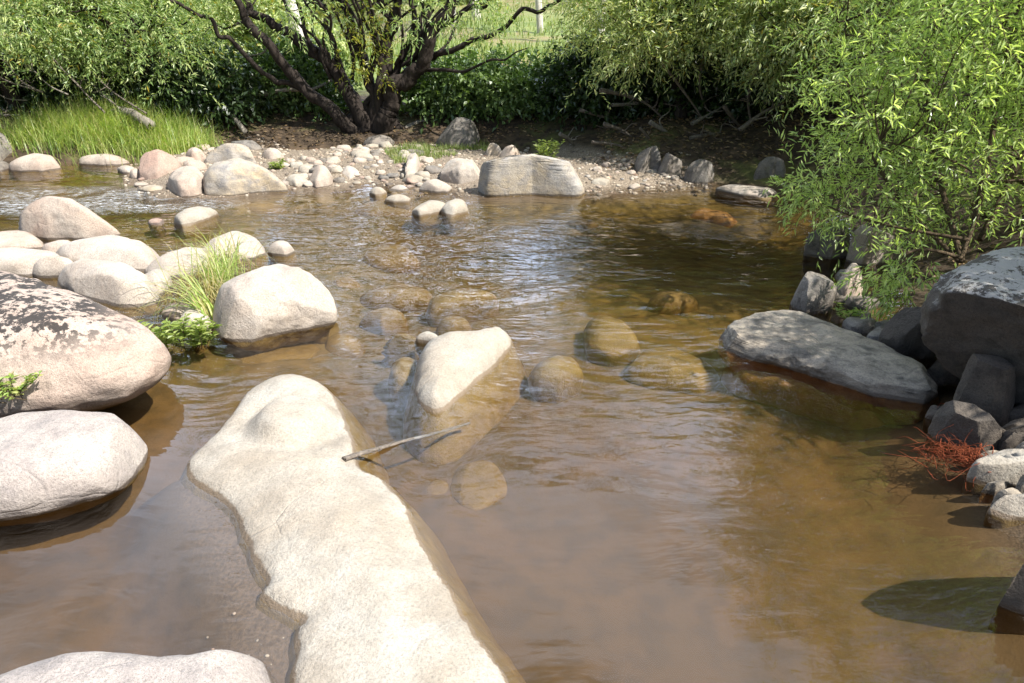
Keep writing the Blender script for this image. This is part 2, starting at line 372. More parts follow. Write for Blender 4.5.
def poly_rad(pts):
    P = np.asarray(pts); a = np.arctan2(P[:, 1], P[:, 0]); r = np.hypot(P[:, 0], P[:, 1])
    n = 180; ang = np.linspace(-math.pi, math.pi, n, endpoint=False)
    # ray / polygon intersection for each angle
    out = np.zeros(n)
    for i, t in enumerate(ang):
        d = np.array([math.cos(t), math.sin(t)]); best = 0
        for j in range(len(P)):
            p, q = P[j], P[(j + 1) % len(P)]; e = q - p
            den = d[0] * e[1] - d[1] * e[0]
            if abs(den) < 1e-12: continue
            tt = (p[0] * e[1] - p[1] * e[0]) / den; uu = (p[0] * d[1] - p[1] * d[0]) / den
            if 0 <= uu <= 1 and tt > best: best = tt
        out[i] = best
    out[out == 0] = out[out > 0].mean()
    k = np.array([1, 2, 3, 2, 1.]) / 9
    out = np.convolve(np.concatenate([out[-2:], out, out[:2]]), k, 'valid')
    return lambda th: np.interp((th + math.pi) % (2 * math.pi), np.append(ang + math.pi, 2 * math.pi), np.append(out, out[0]))

ROCKS = []
def grow(px, f):
    px = np.asarray(px, float); c = (px.min(0) + px.max(0)) / 2; return (px - c) * f + c

def rock(px, mat, label, H, D=.35, zmid=0.0, ktop=.75, name='boulder', cat='boulder', group=None, **kw):
    px = np.asarray(px, float); y0, y1 = px[:, 1].min(), px[:, 1].max()
    W = []
    for x, y in px:
        s = (y1 - y) / max(1e-6, y1 - y0); W.append(at(x, y, zmid + H * ktop * (s * s * (3 - 2 * s)))[:2])
    W = np.array(W); c = (W.min(0) + W.max(0)) / 2
    a = W - c
    V, Fc = rock_shape(poly_rad(a), H, D, zmid=zmid, **kw)
    for ax in (0, 1):                       # bring the worn shape back to its footprint
        lo, hi = V[:, ax].min(), V[:, ax].max(); V[:, ax] = (V[:, ax] - lo) / (hi - lo) * np.ptp(a[:, ax]) + a[:, ax].min()
    V[:, 2] = np.where(V[:, 2] > zmid, zmid + (V[:, 2] - zmid) * H / max(1e-6, V[:, 2].max() - zmid), V[:, 2])
    V[:, :2] += c
    o = mesh_obj(name, V, Fc, M[mat], (c[0], c[1], 0))
    if kw.get('cuts', 0) >= 5: o.data.set_sharp_from_angle(angle=R(24))
    tag(o, label, cat, group); ROCKS.append(o)
    return o

def ell(x0, y0, x1, y1, n=14, sk=0.0):
    cx, cy, rx, ry = (x0 + x1) / 2, (y0 + y1) / 2, (x1 - x0) / 2, (y1 - y0) / 2
    return [(cx + rx * math.cos(t) + sk * rx * math.sin(t), cy + ry * math.sin(t)) for t in [2 * math.pi * i / n for i in range(n)]]

# --- the long pale slab in the middle of the foreground: a low shelf with a raised boss
def heightrock(name, px, mat, label, hf, res=.02, margin=.5, cat='boulder'):
    poly = np.array([at(x, y)[:2] for x, y in px])
    for _ in range(2):                       # round the traced corners
        q = .75 * poly + .25 * np.roll(poly, -1, 0); r = .25 * poly + .75 * np.roll(poly, -1, 0)
        poly = np.stack([q, r], 1).reshape(-1, 2)
    lo, hi = poly.min(0) - margin, poly.max(0) + margin
    xs, ys = np.arange(lo[0], hi[0], res), np.arange(lo[1], hi[1], res)
    X, Y = np.meshgrid(xs, ys); P = np.stack([X.ravel(), Y.ravel()], 1)
    d = sdf_poly(P, poly); z = hf(P, d)
    nx, ny = len(xs), len(ys); i = np.arange(nx * ny).reshape(ny, nx)
    f = np.stack([i[:-1, :-1].ravel(), i[:-1, 1:].ravel(), i[1:, 1:].ravel(), i[1:, :-1].ravel()], 1)
    keep = (d[f] > -margin).all(1) & (z[f] > -.75).any(1); f = f[keep]
    used = np.unique(f); mp = -np.ones(nx * ny, int); mp[used] = np.arange(len(used))
    V = np.column_stack([P, z])[used]; f = mp[f]
    # close it below
    n = len(V); B = V.copy(); B[:, 2] = -.9
    e = np.concatenate([f[:, [0, 1]], f[:, [1, 2]], f[:, [2, 3]], f[:, [3, 0]]])
    key = {}
    for a, b in e:
        if (b, a) in key: del key[(b, a)]
        else: key[(a, b)] = 1
    side = np.array([(b, a, a + n, b + n) for a, b in key])
    F4 = np.concatenate([f, f[:, ::-1] + n, side])
    V = np.concatenate([V, B]); c = V.mean(0); c[2] = 0
    o = mesh_obj(name, V, F4, M[mat], c); tag(o, label, cat); ROCKS.append(o)
    return o

SLAB = [(290, 376), (271, 379), (248, 392), (236, 408), (226, 424), (208, 442), (190, 458), (184, 473), (192, 485), (217, 497), (233, 513), (246, 544), (257, 568), (268, 589),
        (258, 595), (264, 603), (280, 612), (296, 620), (308, 624), (296, 629), (294, 642), (296, 657), (290, 672), (293, 700), (300, 760), (330, 1000), (620, 1000),
        (545, 745), (512, 686), (495, 660), (470, 622), (445, 580), (420, 535), (410, 512), (398, 493), (381, 478), (363, 471), (358, 460), (354, 440), (345, 410), (329, 388), (310, 379)]
bossc = at(291, 393, .2)[:2]; humpc = at(345, 520, .15)[:2]
def slab_h(P, d):
    n1 = fbm(np.column_stack([P, np.zeros(len(P))]), 1.8, 4, 3); n2 = fbm(np.column_stack([P, np.zeros(len(P))]), 9, 4, 5)
    dd = d + .007 * n2
    z = .075 * (1 - np.exp(-np.maximum(dd, 0) / .28)) + .024 * np.tanh(np.maximum(dd, 0) / .022)
    r = np.hypot((P[:, 0] - bossc[0]) / 1.0, (P[:, 1] - bossc[1]) / 1.05)
    z += (.055 * (1 - smooth(.12, .225, r)) - .018 * np.exp(-((r - .235) / .05) ** 2) * smooth(0, .1, d)) 
    z += .008 * np.exp(-(((P[:, 0] - humpc[0]) / .35) ** 2 + ((P[:, 1] - humpc[1]) / .5) ** 2)) * smooth(0, .2, d)
    right = smooth(-.05, .15, (P[:, 0] + .6) * .857 + (P[:, 1] - 2.3) * .514)     # the flank that slopes gently into the water
    out = np.maximum(-dd, 0)
    z += -out * (1.5 + .1 * right) - 1.2 * out ** 2
    return z + (.007 * n1 + .003 * n2) * smooth(-.3, .15, d)
heightrock('rock_shelf', SLAB, 'cream2', 'long pale cream slab with a rounded raised knob at its far end', slab_h)

# --- the pale rock in midstream with its drowned brown flank
MID = [(417, 363), (421, 352), (430, 346), (449, 341), (470, 341), (482, 339), (490, 335), (503, 334), (514, 340), (512, 349), (501, 361), (484, 378), (463, 395), (450, 405), (440, 413), (425, 411), (416, 400), (414, 385)]
mdir = np.array([.80, -.60])
def mid_h(P, d):
    n1 = fbm(np.column_stack([P, np.zeros(len(P))]), 2.5, 4, 8); n2 = fbm(np.column_stack([P, np.zeros(len(P))]), 11, 4, 9)
    dd = d + .008 * n2; c = at(460, 372)[:2]
    z = .125 * (1 - np.exp(-np.maximum(dd, 0) / .05)) * (1 - .35 * smooth(-.3, .4, (P - c) @ mdir))
    side = smooth(-.12, .25, (P - c) @ mdir)
    out = np.maximum(-dd, 0)
    z -= out * (3.2 - 1.6 * side) + out ** 2 * (1 + 9 * side)
    return z + .018 * n1 * smooth(-.2, .1, d) + .004 * n2
heightrock('river_rock', MID, 'cream2', 'lone cream rock in midstream with a broad sunken brown flank on one side', mid_h, .014, .45, 'boulder')

# --- boulders on the near left
rock([(-90, 270), (0, 258), (34, 262), (68, 271), (103, 282), (137, 296), (154, 310), (164, 327), (162, 342), (147, 362), (128, 376), (103, 386), (68, 394), (34, 398), (-40, 402), (-100, 380)],
     'lichen', 'huge pinkish boulder crusted with black lichen along its top', .34, .34, .17, ktop=.9, e=.78, eb=1.1, amp=.06, seed=3, sub=6)
rock([(-50, 412), (0, 405), (27, 398), (67, 396), (111, 400), (130, 413), (133, 424), (126, 447), (112, 465), (89, 481), (53, 494), (22, 503), (0, 508), (-50, 512), (-80, 460)],
     'shelf', 'smooth rounded cream boulder with a brownish centre below the lichen-crusted boulder', .16, .25, .07, ktop=.9, e=.75, eb=1.3, amp=.04, seed=12, sub=6)
rock([(-60, 700), (0, 671), (27, 658), (67, 649), (111, 647), (155, 650), (195, 649), (231, 642), (254, 640), (272, 660), (290, 684), (300, 720), (280, 800), (120, 860), (-60, 800)],
     'shelf', 'greyish speckled rock filling the bottom corner next to the long slab', .17, .3, .0, ktop=.65, e=.5, amp=.03, seed=21, sub=6)
rock([(208, 298), (212, 282), (224, 268), (253, 260), (287, 257), (314, 263), (329, 274), (336, 292), (333, 301), (308, 313), (280, 323), (253, 331), (236, 333), (219, 326), (209, 313)],
     'cream', 'plump cream boulder beside the grass tussock, dark wet line along its foot', .28, .25, .06, ktop=.9, e=.72, eb=1.2, amp=.06, seed=5, sub=6)
rock([(20, 234), (24, 214), (41, 201), (58, 198), (68, 202), (85, 202), (104, 211), (119, 225), (118, 237), (89, 240), (55, 240)],
     'tan', 'high domed tan boulder standing up behind the flat rocks near the riffle', .36, .3, 0, ktop=.85, e=.8, amp=.07, seed=8, sub=5)
rock(grow([(-30, 236), (0, 232), (22, 231), (38, 238), (40, 245), (20, 250), (-30, 252)], 1.16), 'tan', 'flat tan rock at the foot of the high domed boulder', .10, .3, 0, e=.5, seed=14, amp=.05, name='flat_rock')
rock(grow([(-30, 256), (0, 250), (25, 249), (48, 253), (61, 262), (58, 270), (20, 275), (-30, 275)], 1.16), 'cream', 'flat cream rock wedged behind the lichen-crusted boulder', .15, .3, 0, e=.5, seed=15, amp=.05, name='flat_rock')
rock(grow([(55, 252), (79, 241), (103, 236), (126, 240), (150, 250), (161, 260), (152, 269), (130, 270), (109, 268), (72, 264)], 1.16),
     'cream', 'broad low cream rock between the domed boulder and the grass tussock', .17, .3, 0, e=.8, seed=16, amp=.05, sub=5, name='flat_rock')
rock(grow([(58, 268), (79, 258), (103, 261), (137, 271), (151, 285), (152, 300), (122, 305), (89, 295)], 1.16),
     'cream', 'greyish cream rock tucked against the back of the lichen-crusted boulder', .20, .3, 0, e=.8, seed=17, amp=.05, sub=5, name='flat_rock')
rock(grow([(145, 272), (164, 252), (185, 246), (205, 248), (210, 258), (200, 268), (182, 275), (162, 277)], 1.16),
     'cream', 'low pale rock lying just upstream of the tussock', .12, .3, 0, e=.8, seed=18, amp=.05, sub=5, name='flat_rock')
rock(grow([(203, 250), (212, 238), (226, 232), (240, 231), (256, 239), (262, 248), (246, 258), (222, 262), (206, 262)], 1.16),
     'cream', 'rounded pale rock rising right behind the tussock', .17, .3, 0, e=.85, seed=19, amp=.05, sub=5, name='river_rock')
rock([(40, 252), (50, 242), (72, 240), (84, 248), (70, 256), (48, 258)], 'tan', 'small tan rock jammed below the high domed boulder', .12, .3, 0, seed=130, name='flat_rock')
rock([(30, 268), (48, 258), (72, 258), (84, 268), (66, 278), (40, 278)], 'cream', 'low cream rock pressed between its flat neighbours behind the lichen-crusted boulder', .15, .3, 0, seed=131, name='flat_rock')
rock([(138, 276), (150, 266), (168, 270), (172, 284), (160, 296), (146, 292)], 'cream', 'pale stone filling the gap left of the tussock', .12, .3, 0, seed=132, name='stone', cat='stone')
rock([(110, 248), (124, 240), (146, 242), (152, 250), (130, 256)], 'tan', 'tan stone behind the broad low cream rock', .12, .3, 0, seed=133, name='stone', cat='stone')
rock(ell(160, 300, 196, 322), 'tan', 'brownish stone in the straw at the foot of the tussock', .07, .2, 0, seed=134, name='stone', cat='stone')
rock(ell(267, 240, 295, 257), 'cream', 'small egg-shaped pale stone behind the plump cream boulder', .10, .2, 0, seed=22, amp=.05, name='stone', cat='stone')
rock(ell(305, 310, 330, 324), 'cream2', 'little pale stone barely above water off the end of the plump cream boulder', .035, .2, 0, seed=23, amp=.05, name='stone', cat='stone')
rock([(172, 222), (184, 209), (204, 204), (218, 207), (205, 217), (188, 226), (176, 227)], 'cream2', 'wedge-shaped white rock in the stream below the riffle', .11, .3, 0, seed=24, amp=.04, cuts=3, name='river_rock')
rock([(178, 328), (180, 312), (196, 304), (210, 312), (212, 326), (196, 335)], 'cream', 'pale stone under the tussock next to the leafy sprigs', .10, .3, 0, seed=25, amp=.05, name='stone', cat='stone')
rock(ell(148, 217, 165, 226), 'pink', 'small pinkish stone in the riffle water', .03, .2, 0, seed=26, amp=.05, name='stone', cat='stone')

# --- gravel bar boulders, left half
rock([(137, 172), (140, 160), (150, 154), (166, 152), (178, 157), (185, 168), (180, 178), (160, 183), (145, 182)], 'pink', 'round pink boulder next to the river grass on the gravel bar', .34, .3, 0, e=.85, seed=31, amp=.06, sub=5)
rock([(201, 180), (204, 168), (220, 163), (250, 162), (268, 165), (282, 176), (287, 183), (262, 190), (225, 197), (206, 196)], 'grey', 'large oblong boulder with grey and rust bands at the water edge of the gravel bar', .36, .3, 0, e=.62, seed=32, amp=.07, cuts=3, cutr=(.86,.97), sub=5)
rock([(164, 190), (166, 174), (182, 166), (200, 168), (204, 185), (198, 198), (175, 198)], 'tan', 'rounded tan boulder squeezed between the pink and the banded boulder', .24, .3, 0, e=.8, seed=33, amp=.06, sub=5)
rock([(205, 165), (212, 154), (235, 148), (258, 152), (258, 164), (235, 168)], 'grey', 'pale blue-grey boulder behind the banded boulder', .30, .3, 0.04, e=.8, seed=34, amp=.06, cuts=3)
rock([(228, 149), (232, 143), (252, 142), (266, 147), (264, 152), (240, 153)], 'mottled', 'dark flattish rock at the back edge of the gravel bar', .16, .2, .06, e=.5, seed=35, amp=.06, cuts=3)
rock(ell(260, 150, 285, 165), 'tan', 'roundish tan stone behind the end of the banded boulder', .20, .2, .03, seed=36, amp=.06, name='stone', cat='stone')
rock(ell(284, 158, 296, 170), 'pink', 'small orange-tinted stone by the weed at the banded boulder', .12, .2, .02, seed=37, amp=.06, name='stone', cat='stone')
rock([(308, 184), (310, 172), (318, 166), (328, 168), (333, 178), (330, 187), (316, 189)], 'tan', 'tan boulder at the water edge with a bright reflection under it', .22, .2, 0, seed=38, amp=.06, name='boulder')
rock([(284, 184), (286, 175), (306, 174), (309, 184), (300, 188)], 'cream2', 'blocky cream stone between the banded boulder and the tan boulder', .13, .2, 0, seed=39, amp=.04, cuts=4, name='stone', cat='stone')
rock([(338, 178), (340, 169), (350, 166), (360, 170), (360, 178), (350, 182)], 'cream', 'pale rounded stone at the tip of the cobble row', .15, .2, 0, seed=40, amp=.06, name='stone', cat='stone')
rock(ell(185, 150, 207, 166), 'tan', 'tan stone at the root of the river grass', .22, .2, .05, seed=41, amp=.07, name='stone', cat='stone')
rock([(8, 167), (20, 159), (42, 154), (58, 160), (61, 168), (40, 172), (12, 172)], 'tan', 'low tan rock in front of the river grass at the far left', .20, .3, 0, seed=42, amp=.05, name='flat_rock')
rock([(78, 163), (84, 156), (110, 154), (128, 156), (130, 162), (110, 166)], 'tan', 'thin flat rock in front of the middle of the river grass', .13, .2, 0, seed=43, amp=.04, name='flat_rock')
rock([(-20, 160), (-10, 140), (6, 136), (15, 146), (12, 158), (0, 164)], 'mottled', 'grey rock at the left margin next to the river grass', .36, .3, 0, seed=44, amp=.06, cuts=3)
rock(ell(-12, 160, 10, 172), 'mottled', 'dark wet stone between the grey rock and the low tan rock', .10, .3, 0, seed=45, amp=.06, name='stone', cat='stone')
rock(ell(116, 165, 136, 174), 'cream', 'small stone on the water side of the thin flat rock', .08, .2, 0, seed=46, amp=.06, name='stone', cat='stone')
rock(ell(129, 169, 143, 180), 'tan', 'small rounded stone touching the pink boulder', .11, .2, 0, seed=47, amp=.06, name='stone', cat='stone')
rock([(138, 189), (146, 184), (162, 185), (164, 190), (150, 193)], 'grey', 'thin bluish stone awash at the foot of the pink boulder', .05, .2, 0, seed=48, amp=.04, name='stone', cat='stone')
# --- gravel bar, right half
rock([(477, 188), (479, 172), (484, 161), (510, 159), (539, 159), (562, 162), (578, 171), (585, 183), (580, 191), (555, 193), (520, 195), (494, 196)],
     'grey', 'big squared blue-grey boulder with a dark left face at the centre of the bar', .44, .3, 0, ktop=.85, e=.36, amp=.08, seed=51, cuts=2, sub=6, cutr=(.88, .97), planes=[((-.92, -.45, .1), .76), ((.12, -1, .22), .82), ((.22, -.25, 1), .88), ((-.3, .1, 1), .93), ((1, -.3, .5), .85)])
rock([(440, 182), (446, 166), (460, 161), (480, 160), (484, 172), (482, 186), (460, 187)], 'cream', 'pale ledge rock leaning against the big squared boulder', .27, .3, 0, e=.4, seed=52, amp=.04, cuts=4, sub=5, name='ledge_rock')
rock([(410, 214), (420, 203), (434, 199), (448, 201), (446, 208), (432, 214), (420, 217)], 'cream2', 'pointed white stone, one of a touching pair in the water', .10, .2, 0, seed=53, amp=.04, sub=4, name='stone', cat='stone')
rock([(441, 212), (445, 203), (456, 198), (467, 200), (470, 207), (462, 213), (450, 217)], 'cream2', 'oval white stone, the rounder of a touching pair in the water', .12, .2, 0, seed=54, amp=.03, sub=4, name='stone', cat='stone')
rock([(384, 200), (390, 196), (400, 194), (411, 197), (409, 203), (394, 203)], 'cream2', 'white stone tip poking out of a sunken brown slab', .07, .2, 0, seed=55, amp=.03, name='stone', cat='stone')
rock(ell(369, 187, 387, 196), 'cream2', 'small white stone standing alone at the edge of the cobbles', .08, .2, 0, seed=56, amp=.05, name='stone', cat='stone')
rock([(418, 190), (424, 182), (438, 179), (452, 187), (448, 193), (430, 193)], 'cream', 'flat pinkish stone below the pale ledge rock', .12, .2, 0, seed=57, amp=.05, name='stone', cat='stone')
rock([(402, 180), (408, 175), (424, 176), (425, 182), (410, 184)], 'cream2', 'flat white stone above the flat pinkish stone', .09, .2, 0, seed=58, amp=.05, name='stone', cat='stone')
rock([(497, 161), (502, 152), (512, 149), (522, 155), (521, 161)], 'tan', 'brownish stone peeping over the top of the big squared boulder', .22, .2, .05, seed=59, amp=.06, name='stone', cat='stone')
rock([(483, 158), (487, 149), (495, 146), (503, 152), (502, 160)], 'grey', 'grey stone peeping over the corner of the big squared boulder', .22, .2, .05, seed=60, amp=.06, cuts=2, name='stone', cat='stone')
rock([(405, 178), (406, 160), (413, 153), (419, 158), (418, 174)], 'cream', 'upright cream stone in the weeds of the bar', .20, .2, .05, seed=61, amp=.06, name='stone', cat='stone')
# --- far bank rocks
rock([(436, 143), (442, 132), (452, 124), (466, 123), (476, 132), (482, 143), (478, 148), (450, 148)], 'mottled', 'dark grey boulder on the far bank next to the willow trunks', .42, .2, .05, seed=65, amp=.06, cuts=4, sub=5)
rock([(362, 143), (372, 136), (386, 135), (395, 139), (392, 146), (372, 147)], 'mottled', 'low flat grey rock on the mud in front of the willow trunks', .14, .2, .05, seed=66, amp=.05, name='flat_rock')
rock([(655, 178), (658, 165), (666, 158), (676, 163), (681, 174), (677, 180), (664, 181)], 'mottled', 'pointed grey rock behind the end of the gravel spit', .32, .2, 0, seed=67, amp=.06, cuts=4)
rock([(634, 166), (640, 155), (652, 152), (662, 156), (660, 168), (646, 170)], 'mottled', 'shadowed rounded rock behind the pointed grey rock', .30, .2, .08, seed=68, amp=.06, cuts=2)
rock([(683, 178), (686, 167), (697, 163), (712, 166), (714, 177), (704, 184), (690, 184)], 'mottled', 'rounded grey rock under the dark overhang beside the pointed one', .28, .2, 0, seed=69, amp=.06, cuts=2)
rock([(752, 176), (757, 165), (770, 162), (784, 166), (786, 177), (770, 181)], 'mottled', 'rock deep in shade behind the pale water-edge slab', .28, .2, .03, seed=70, amp=.06)
rock([(716, 186), (724, 183), (750, 186), (772, 189), (780, 194), (768, 198), (740, 195)], 'cream', 'long pale slab lying at the shaded water edge', .07, .2, 0, seed=71, amp=.04, name='flat_rock')
rock([(590, 187), (594, 180), (604, 178), (612, 183), (608, 188)], 'cream2', 'white stone at the corner of the big squared boulder', .10, .2, 0, seed=72, amp=.05, cuts=3, name='stone', cat='stone')
# --- right bank rocks
rock([(720, 330), (736, 312), (752, 304), (788, 305), (811, 312), (835, 321), (858, 329), (879, 340), (916, 366), (938, 385), (948, 402), (930, 407), (899, 399), (868, 389), (825, 373), (791, 359), (754, 349), (728, 342)],
     'slab', 'long grey-brown slab sloping into the water on the right bank', .125, .3, 0.0, ktop=.8, e=.36, amp=.09, seed=80, cuts=6, sub=6, cutr=(.84, .96), planes=[((-.05, -.2, 1), .80), ((-.35, -1, .35), .84), ((-1, .1, .5), .88)], name='slab_rock')
rock([(793, 302), (794, 284), (802, 276), (818, 274), (830, 281), (835, 298), (830, 310), (806, 312)], 'mottled', 'angular dark block standing behind the long grey-brown slab', .21, .3, .02, e=.35, amp=.10, seed=81, cuts=6, cutr=(.84, .96), sub=5)
rock([(834, 292), (838, 276), (846, 266), (860, 267), (866, 284), (860, 300), (842, 304)], 'tan', 'rounded tan rock between the dark block and the willow shoots', .24, .3, 0, e=.6, amp=.05, seed=82, sub=5)
rock([(804, 246), (808, 232), (824, 226), (842, 228), (852, 240), (852, 254), (832, 256), (812, 252)], 'mottled', 'dark rounded rock under the edge of the willow bush', .26, .3, .03, e=.6, amp=.05, seed=83, sub=5)
rock([(850, 254), (852, 238), (868, 230), (888, 232), (896, 246), (888, 262), (862, 264)], 'tan', 'sunlit tan rock half hidden under the willow bush', .28, .3, .02, e=.5, amp=.05, seed=84, cuts=3, sub=5)
rock([(944, 292), (946, 264), (966, 250), (1003, 245), (1060, 236), (1180, 240), (1220, 330), (1160, 380), (1080, 368), (1020, 346), (975, 318)],
     'wlichen', 'massive dark boulder with a white-lichened top on the right bank', .34, .34, .42, ktop=.8, e=.4, eb=.8, amp=.10, seed=85, cuts=3, sub=6, cutr=(.88, .97), planes=[((-.05, -.25, 1), .72), ((-.75, -.6, -.35), .72), ((.3, -1, -.2), .85)])
rock([(880, 338), (884, 316), (906, 308), (936, 316), (948, 340), (930, 352), (900, 352)], 'dark', 'brown-black rock under the drooping willow shoots', .26, .3, .05, e=.5, amp=.12, seed=86, cuts=13, cutr=(.68, .9), sub=5)
rock([(930, 360), (934, 344), (955, 338), (985, 344), (993, 364), (975, 376), (946, 376)], 'dark', 'black rock in the hollow between the slab and the massive boulder', .24, .3, .06, e=.5, amp=.12, seed=87, cuts=13, cutr=(.68, .9), sub=5)
rock([(952, 408), (962, 374), (984, 358), (1012, 362), (1020, 392), (1012, 424), (984, 424)], 'dark', 'black squared block below the massive boulder', .30, .3, .06, e=.38, amp=.12, seed=88, cuts=13, cutr=(.68, .9), sub=5)
rock([(938, 412), (944, 404), (968, 412), (998, 432), (1006, 446), (986, 452), (960, 438)], 'dark', 'tilted dark stone between the black squared block and the red roots', .17, .3, .02, e=.42, amp=.12, seed=89, cuts=13, cutr=(.68, .9), sub=5)
rock([(970, 470), (976, 454), (1000, 450), (1040, 458), (1070, 474), (1040, 490), (990, 486)], 'cream2', 'white-topped stone at the foot of the black squared block', .15, .3, 0, e=.5, amp=.04, seed=90, cuts=3, sub=5, name='river_rock')
rock([(990, 508), (994, 496), (1012, 490), (1050, 494), (1070, 508), (1040, 522), (1006, 520)], 'cream2', 'cream stone half awash just below the white-topped stone', .09, .3, 0, e=.5, amp=.04, seed=91, cuts=2, sub=5, name='river_rock')
rock([(1004, 432), (1010, 424), (1040, 426), (1060, 444), (1040, 456), (1012, 446)], 'dark', 'small black stone above the white-topped stone', .16, .3, .02, e=.5, amp=.06, seed=92, cuts=4)
rock([(1012, 566), (1016, 542), (1034, 526), (1080, 516), (1160, 560), (1160, 640), (1080, 620), (1032, 592)], 'dark', 'dark shaded boulder at the right margin over the reflected sky', .30, .4, .02, e=.5, amp=.05, seed=93, cuts=5, sub=5)
# unseen boulders added past the right margin to throw the bank into shade
for (x, y, rx, ry, H, sd, lb) in ((3.5, 2.55, .7, .55, 1.1, 94, 'tall added boulder out of view past the right margin, shading the black stones'), (2.75, .7, .6, .5, .7, 95, 'added boulder out of view on the near right bank, casting shade')):
    V, Fc = rock_shape(lambda t, rx=rx, ry=ry: rx * ry / np.sqrt((ry * np.cos(t)) ** 2 + (rx * np.sin(t)) ** 2), H, .4, e=.5, amp=.08, seed=sd, cuts=5, sub=5)
    V[:, :2] += (x, y); tag(mesh_obj('boulder', V, Fc, M['wlichen'], (x, y, 0)), lb, 'boulder')

rs_ = random.Random(17)
for i in range(26):
    cx, cy, r = [(rs_.uniform(872, 960), rs_.uniform(322, 392), 13), (rs_.uniform(930, 1030), rs_.uniform(396, 450), 13), (rs_.uniform(985, 1040), rs_.uniform(440, 520), 14), (rs_.uniform(840, 900), rs_.uniform(268, 330), 11)][i % 4]
    r *= rs_.uniform(.6, 1.3); px = [(cx + r * 1.25 * math.cos(t) * rs_.uniform(.75, 1.2), cy + r * .8 * math.sin(t) * rs_.uniform(.75, 1.2)) for t in [2 * math.pi * q / 8 for q in range(8)]]
    b_ = at(cx, cy); zg = max(0.0, gz(b_[0], b_[1]))
    rock(px, ['mottled', 'dark', 'slab', 'mottled'][i % 4], 'small broken grey stone wedged in the rubble of the right bank', r * .006, .12, zg, e=.5, amp=.12, seed=400 + i, cuts=7, cutr=(.7, .92), name='broken_stone', cat='stone', group='broken stones on the right bank')
# --- sunken stones (seen through the water)
def sunk(px, label, top, mat='sunk', zm=-.3, **kw):
    zm = top - .13 if zm > -.35 else top - .04
    kw.setdefault('amp', .06); kw.setdefault('e', .85); kw.setdefault('sub', 4)
    rock(px, mat, label, top - zm, .25, zm, ktop=.8, name='sunken_stone', cat='sunken stone', **kw)
sunk([(362, 262), (364, 252), (380, 242), (402, 241), (418, 250), (420, 262), (400, 268), (376, 268)], 'round sunken stone under the touching white pair', -.04, seed=101)
sunk([(425, 306), (432, 294), (456, 287), (486, 288), (499, 293), (480, 302), (458, 310), (440, 315), (428, 314)], 'wedge-shaped sunken stone with a dark edge upstream of the lone cream rock', -.015, zm=-.22, seed=102)
sunk([(356, 306), (360, 290), (384, 282), (416, 282), (436, 292), (428, 306), (396, 309)], 'broad flat sunken stone left of the wedge-shaped one', -.07, seed=103)
sunk([(584, 330), (586, 312), (600, 310), (622, 322), (638, 338), (636, 350), (612, 356), (588, 350)], 'triangular sunken stone in the middle of the pool', -.03, seed=104, zm=-.26)
sunk([(386, 384), (388, 362), (402, 353), (420, 356), (424, 380), (410, 394), (392, 394)], 'sunken stone leaning on the shaded side of the lone cream rock', -.02, zm=-.2, seed=105)
sunk([(528, 372), (534, 356), (556, 350), (580, 356), (584, 376), (560, 390), (536, 388)], 'sunken stone to the right of the lone cream rock', -.02, zm=-.22, seed=106)
sunk([(622, 362), (640, 346), (676, 342), (708, 356), (722, 378), (700, 394), (660, 388), (632, 378)], 'wide sunken slab beyond the triangular stone', -.10, seed=107)
sunk([(358, 322), (368, 310), (392, 306), (408, 312), (404, 326), (382, 332)], 'small sunken stone below the broad flat one', -.08, seed=108)
sunk([(434, 330), (444, 318), (462, 314), (474, 324), (468, 336), (448, 340)], 'round sunken stone behind the lone cream rock', -.10, seed=109)
sunk(ell(562, 218, 600, 234), 'small sunken stone glowing brown in the upper pool', -.08, seed=110)
sunk(ell(449, 455, 508, 512), 'round dark-rimmed sunken stone in the calm near pool', -.20, zm=-.36, seed=111, sub=5, amp=.03)
sunk(ell(420, 474, 456, 508), 'little sunken stone touching the round dark-rimmed one', -.24, zm=-.36, seed=112)
sunk([(686, 212), (696, 206), (720, 212), (740, 222), (730, 228), (704, 222)], 'orange sunken stone under the ripples of the upper pool', -.03, 'sunkred', zm=-.16, seed=113)
sunk([(350, 212), (356, 203), (384, 199), (416, 204), (424, 212), (404, 218), (370, 219)], 'sunken brown slab holding up the white stone tip', -.02, zm=-.2, seed=114)
sunk([(724, 352), (744, 346), (790, 362), (850, 384), (905, 405), (918, 425), (890, 428), (840, 412), (780, 388), (738, 370)], 'rust-orange sunken ledge along the foot of the long grey-brown slab', -.03, 'sunkred', zm=-.3, e=.5, seed=115, sub=5)
sunk([(320, 350), (330, 334), (352, 330), (366, 342), (358, 358), (334, 362)], 'faint sunken stone near the plump cream boulder', -.10, seed=116)
sunk([(330, 290), (336, 278), (352, 276), (362, 286), (352, 298), (336, 300)], 'faint sunken stone off the end of the plump cream boulder', -.10, seed=117)
sunk([(380, 350), (396, 338), (420, 336), (430, 346), (412, 354)], 'sunken brown slab under the small white fragment', -.01, zm=-.2, seed=118)
rock([(414, 338), (418, 331), (426, 330), (436, 336), (444, 343), (436, 346), (424, 342)], 'cream2', 'small white rock fragment behind the lone cream rock', .06, .15, 0, seed=119, amp=.05, name='stone', cat='stone')
sunk([(646, 300), (660, 290), (690, 292), (700, 304), (680, 314), (654, 312)], 'sunken stone at the edge of the dark channel', -.12, seed=120)
sunk([(205, 345), (230, 335), (290, 332), (320, 345), (300, 368), (240, 372)], 'broad sunken shelf in front of the plump cream boulder', -.12, seed=121, zm=-.36)
sunk([(212, 205), (240, 200), (280, 203), (290, 210), (260, 217), (220, 214)], 'sunken ledge below the banded boulder', -.03, seed=122, zm=-.2)

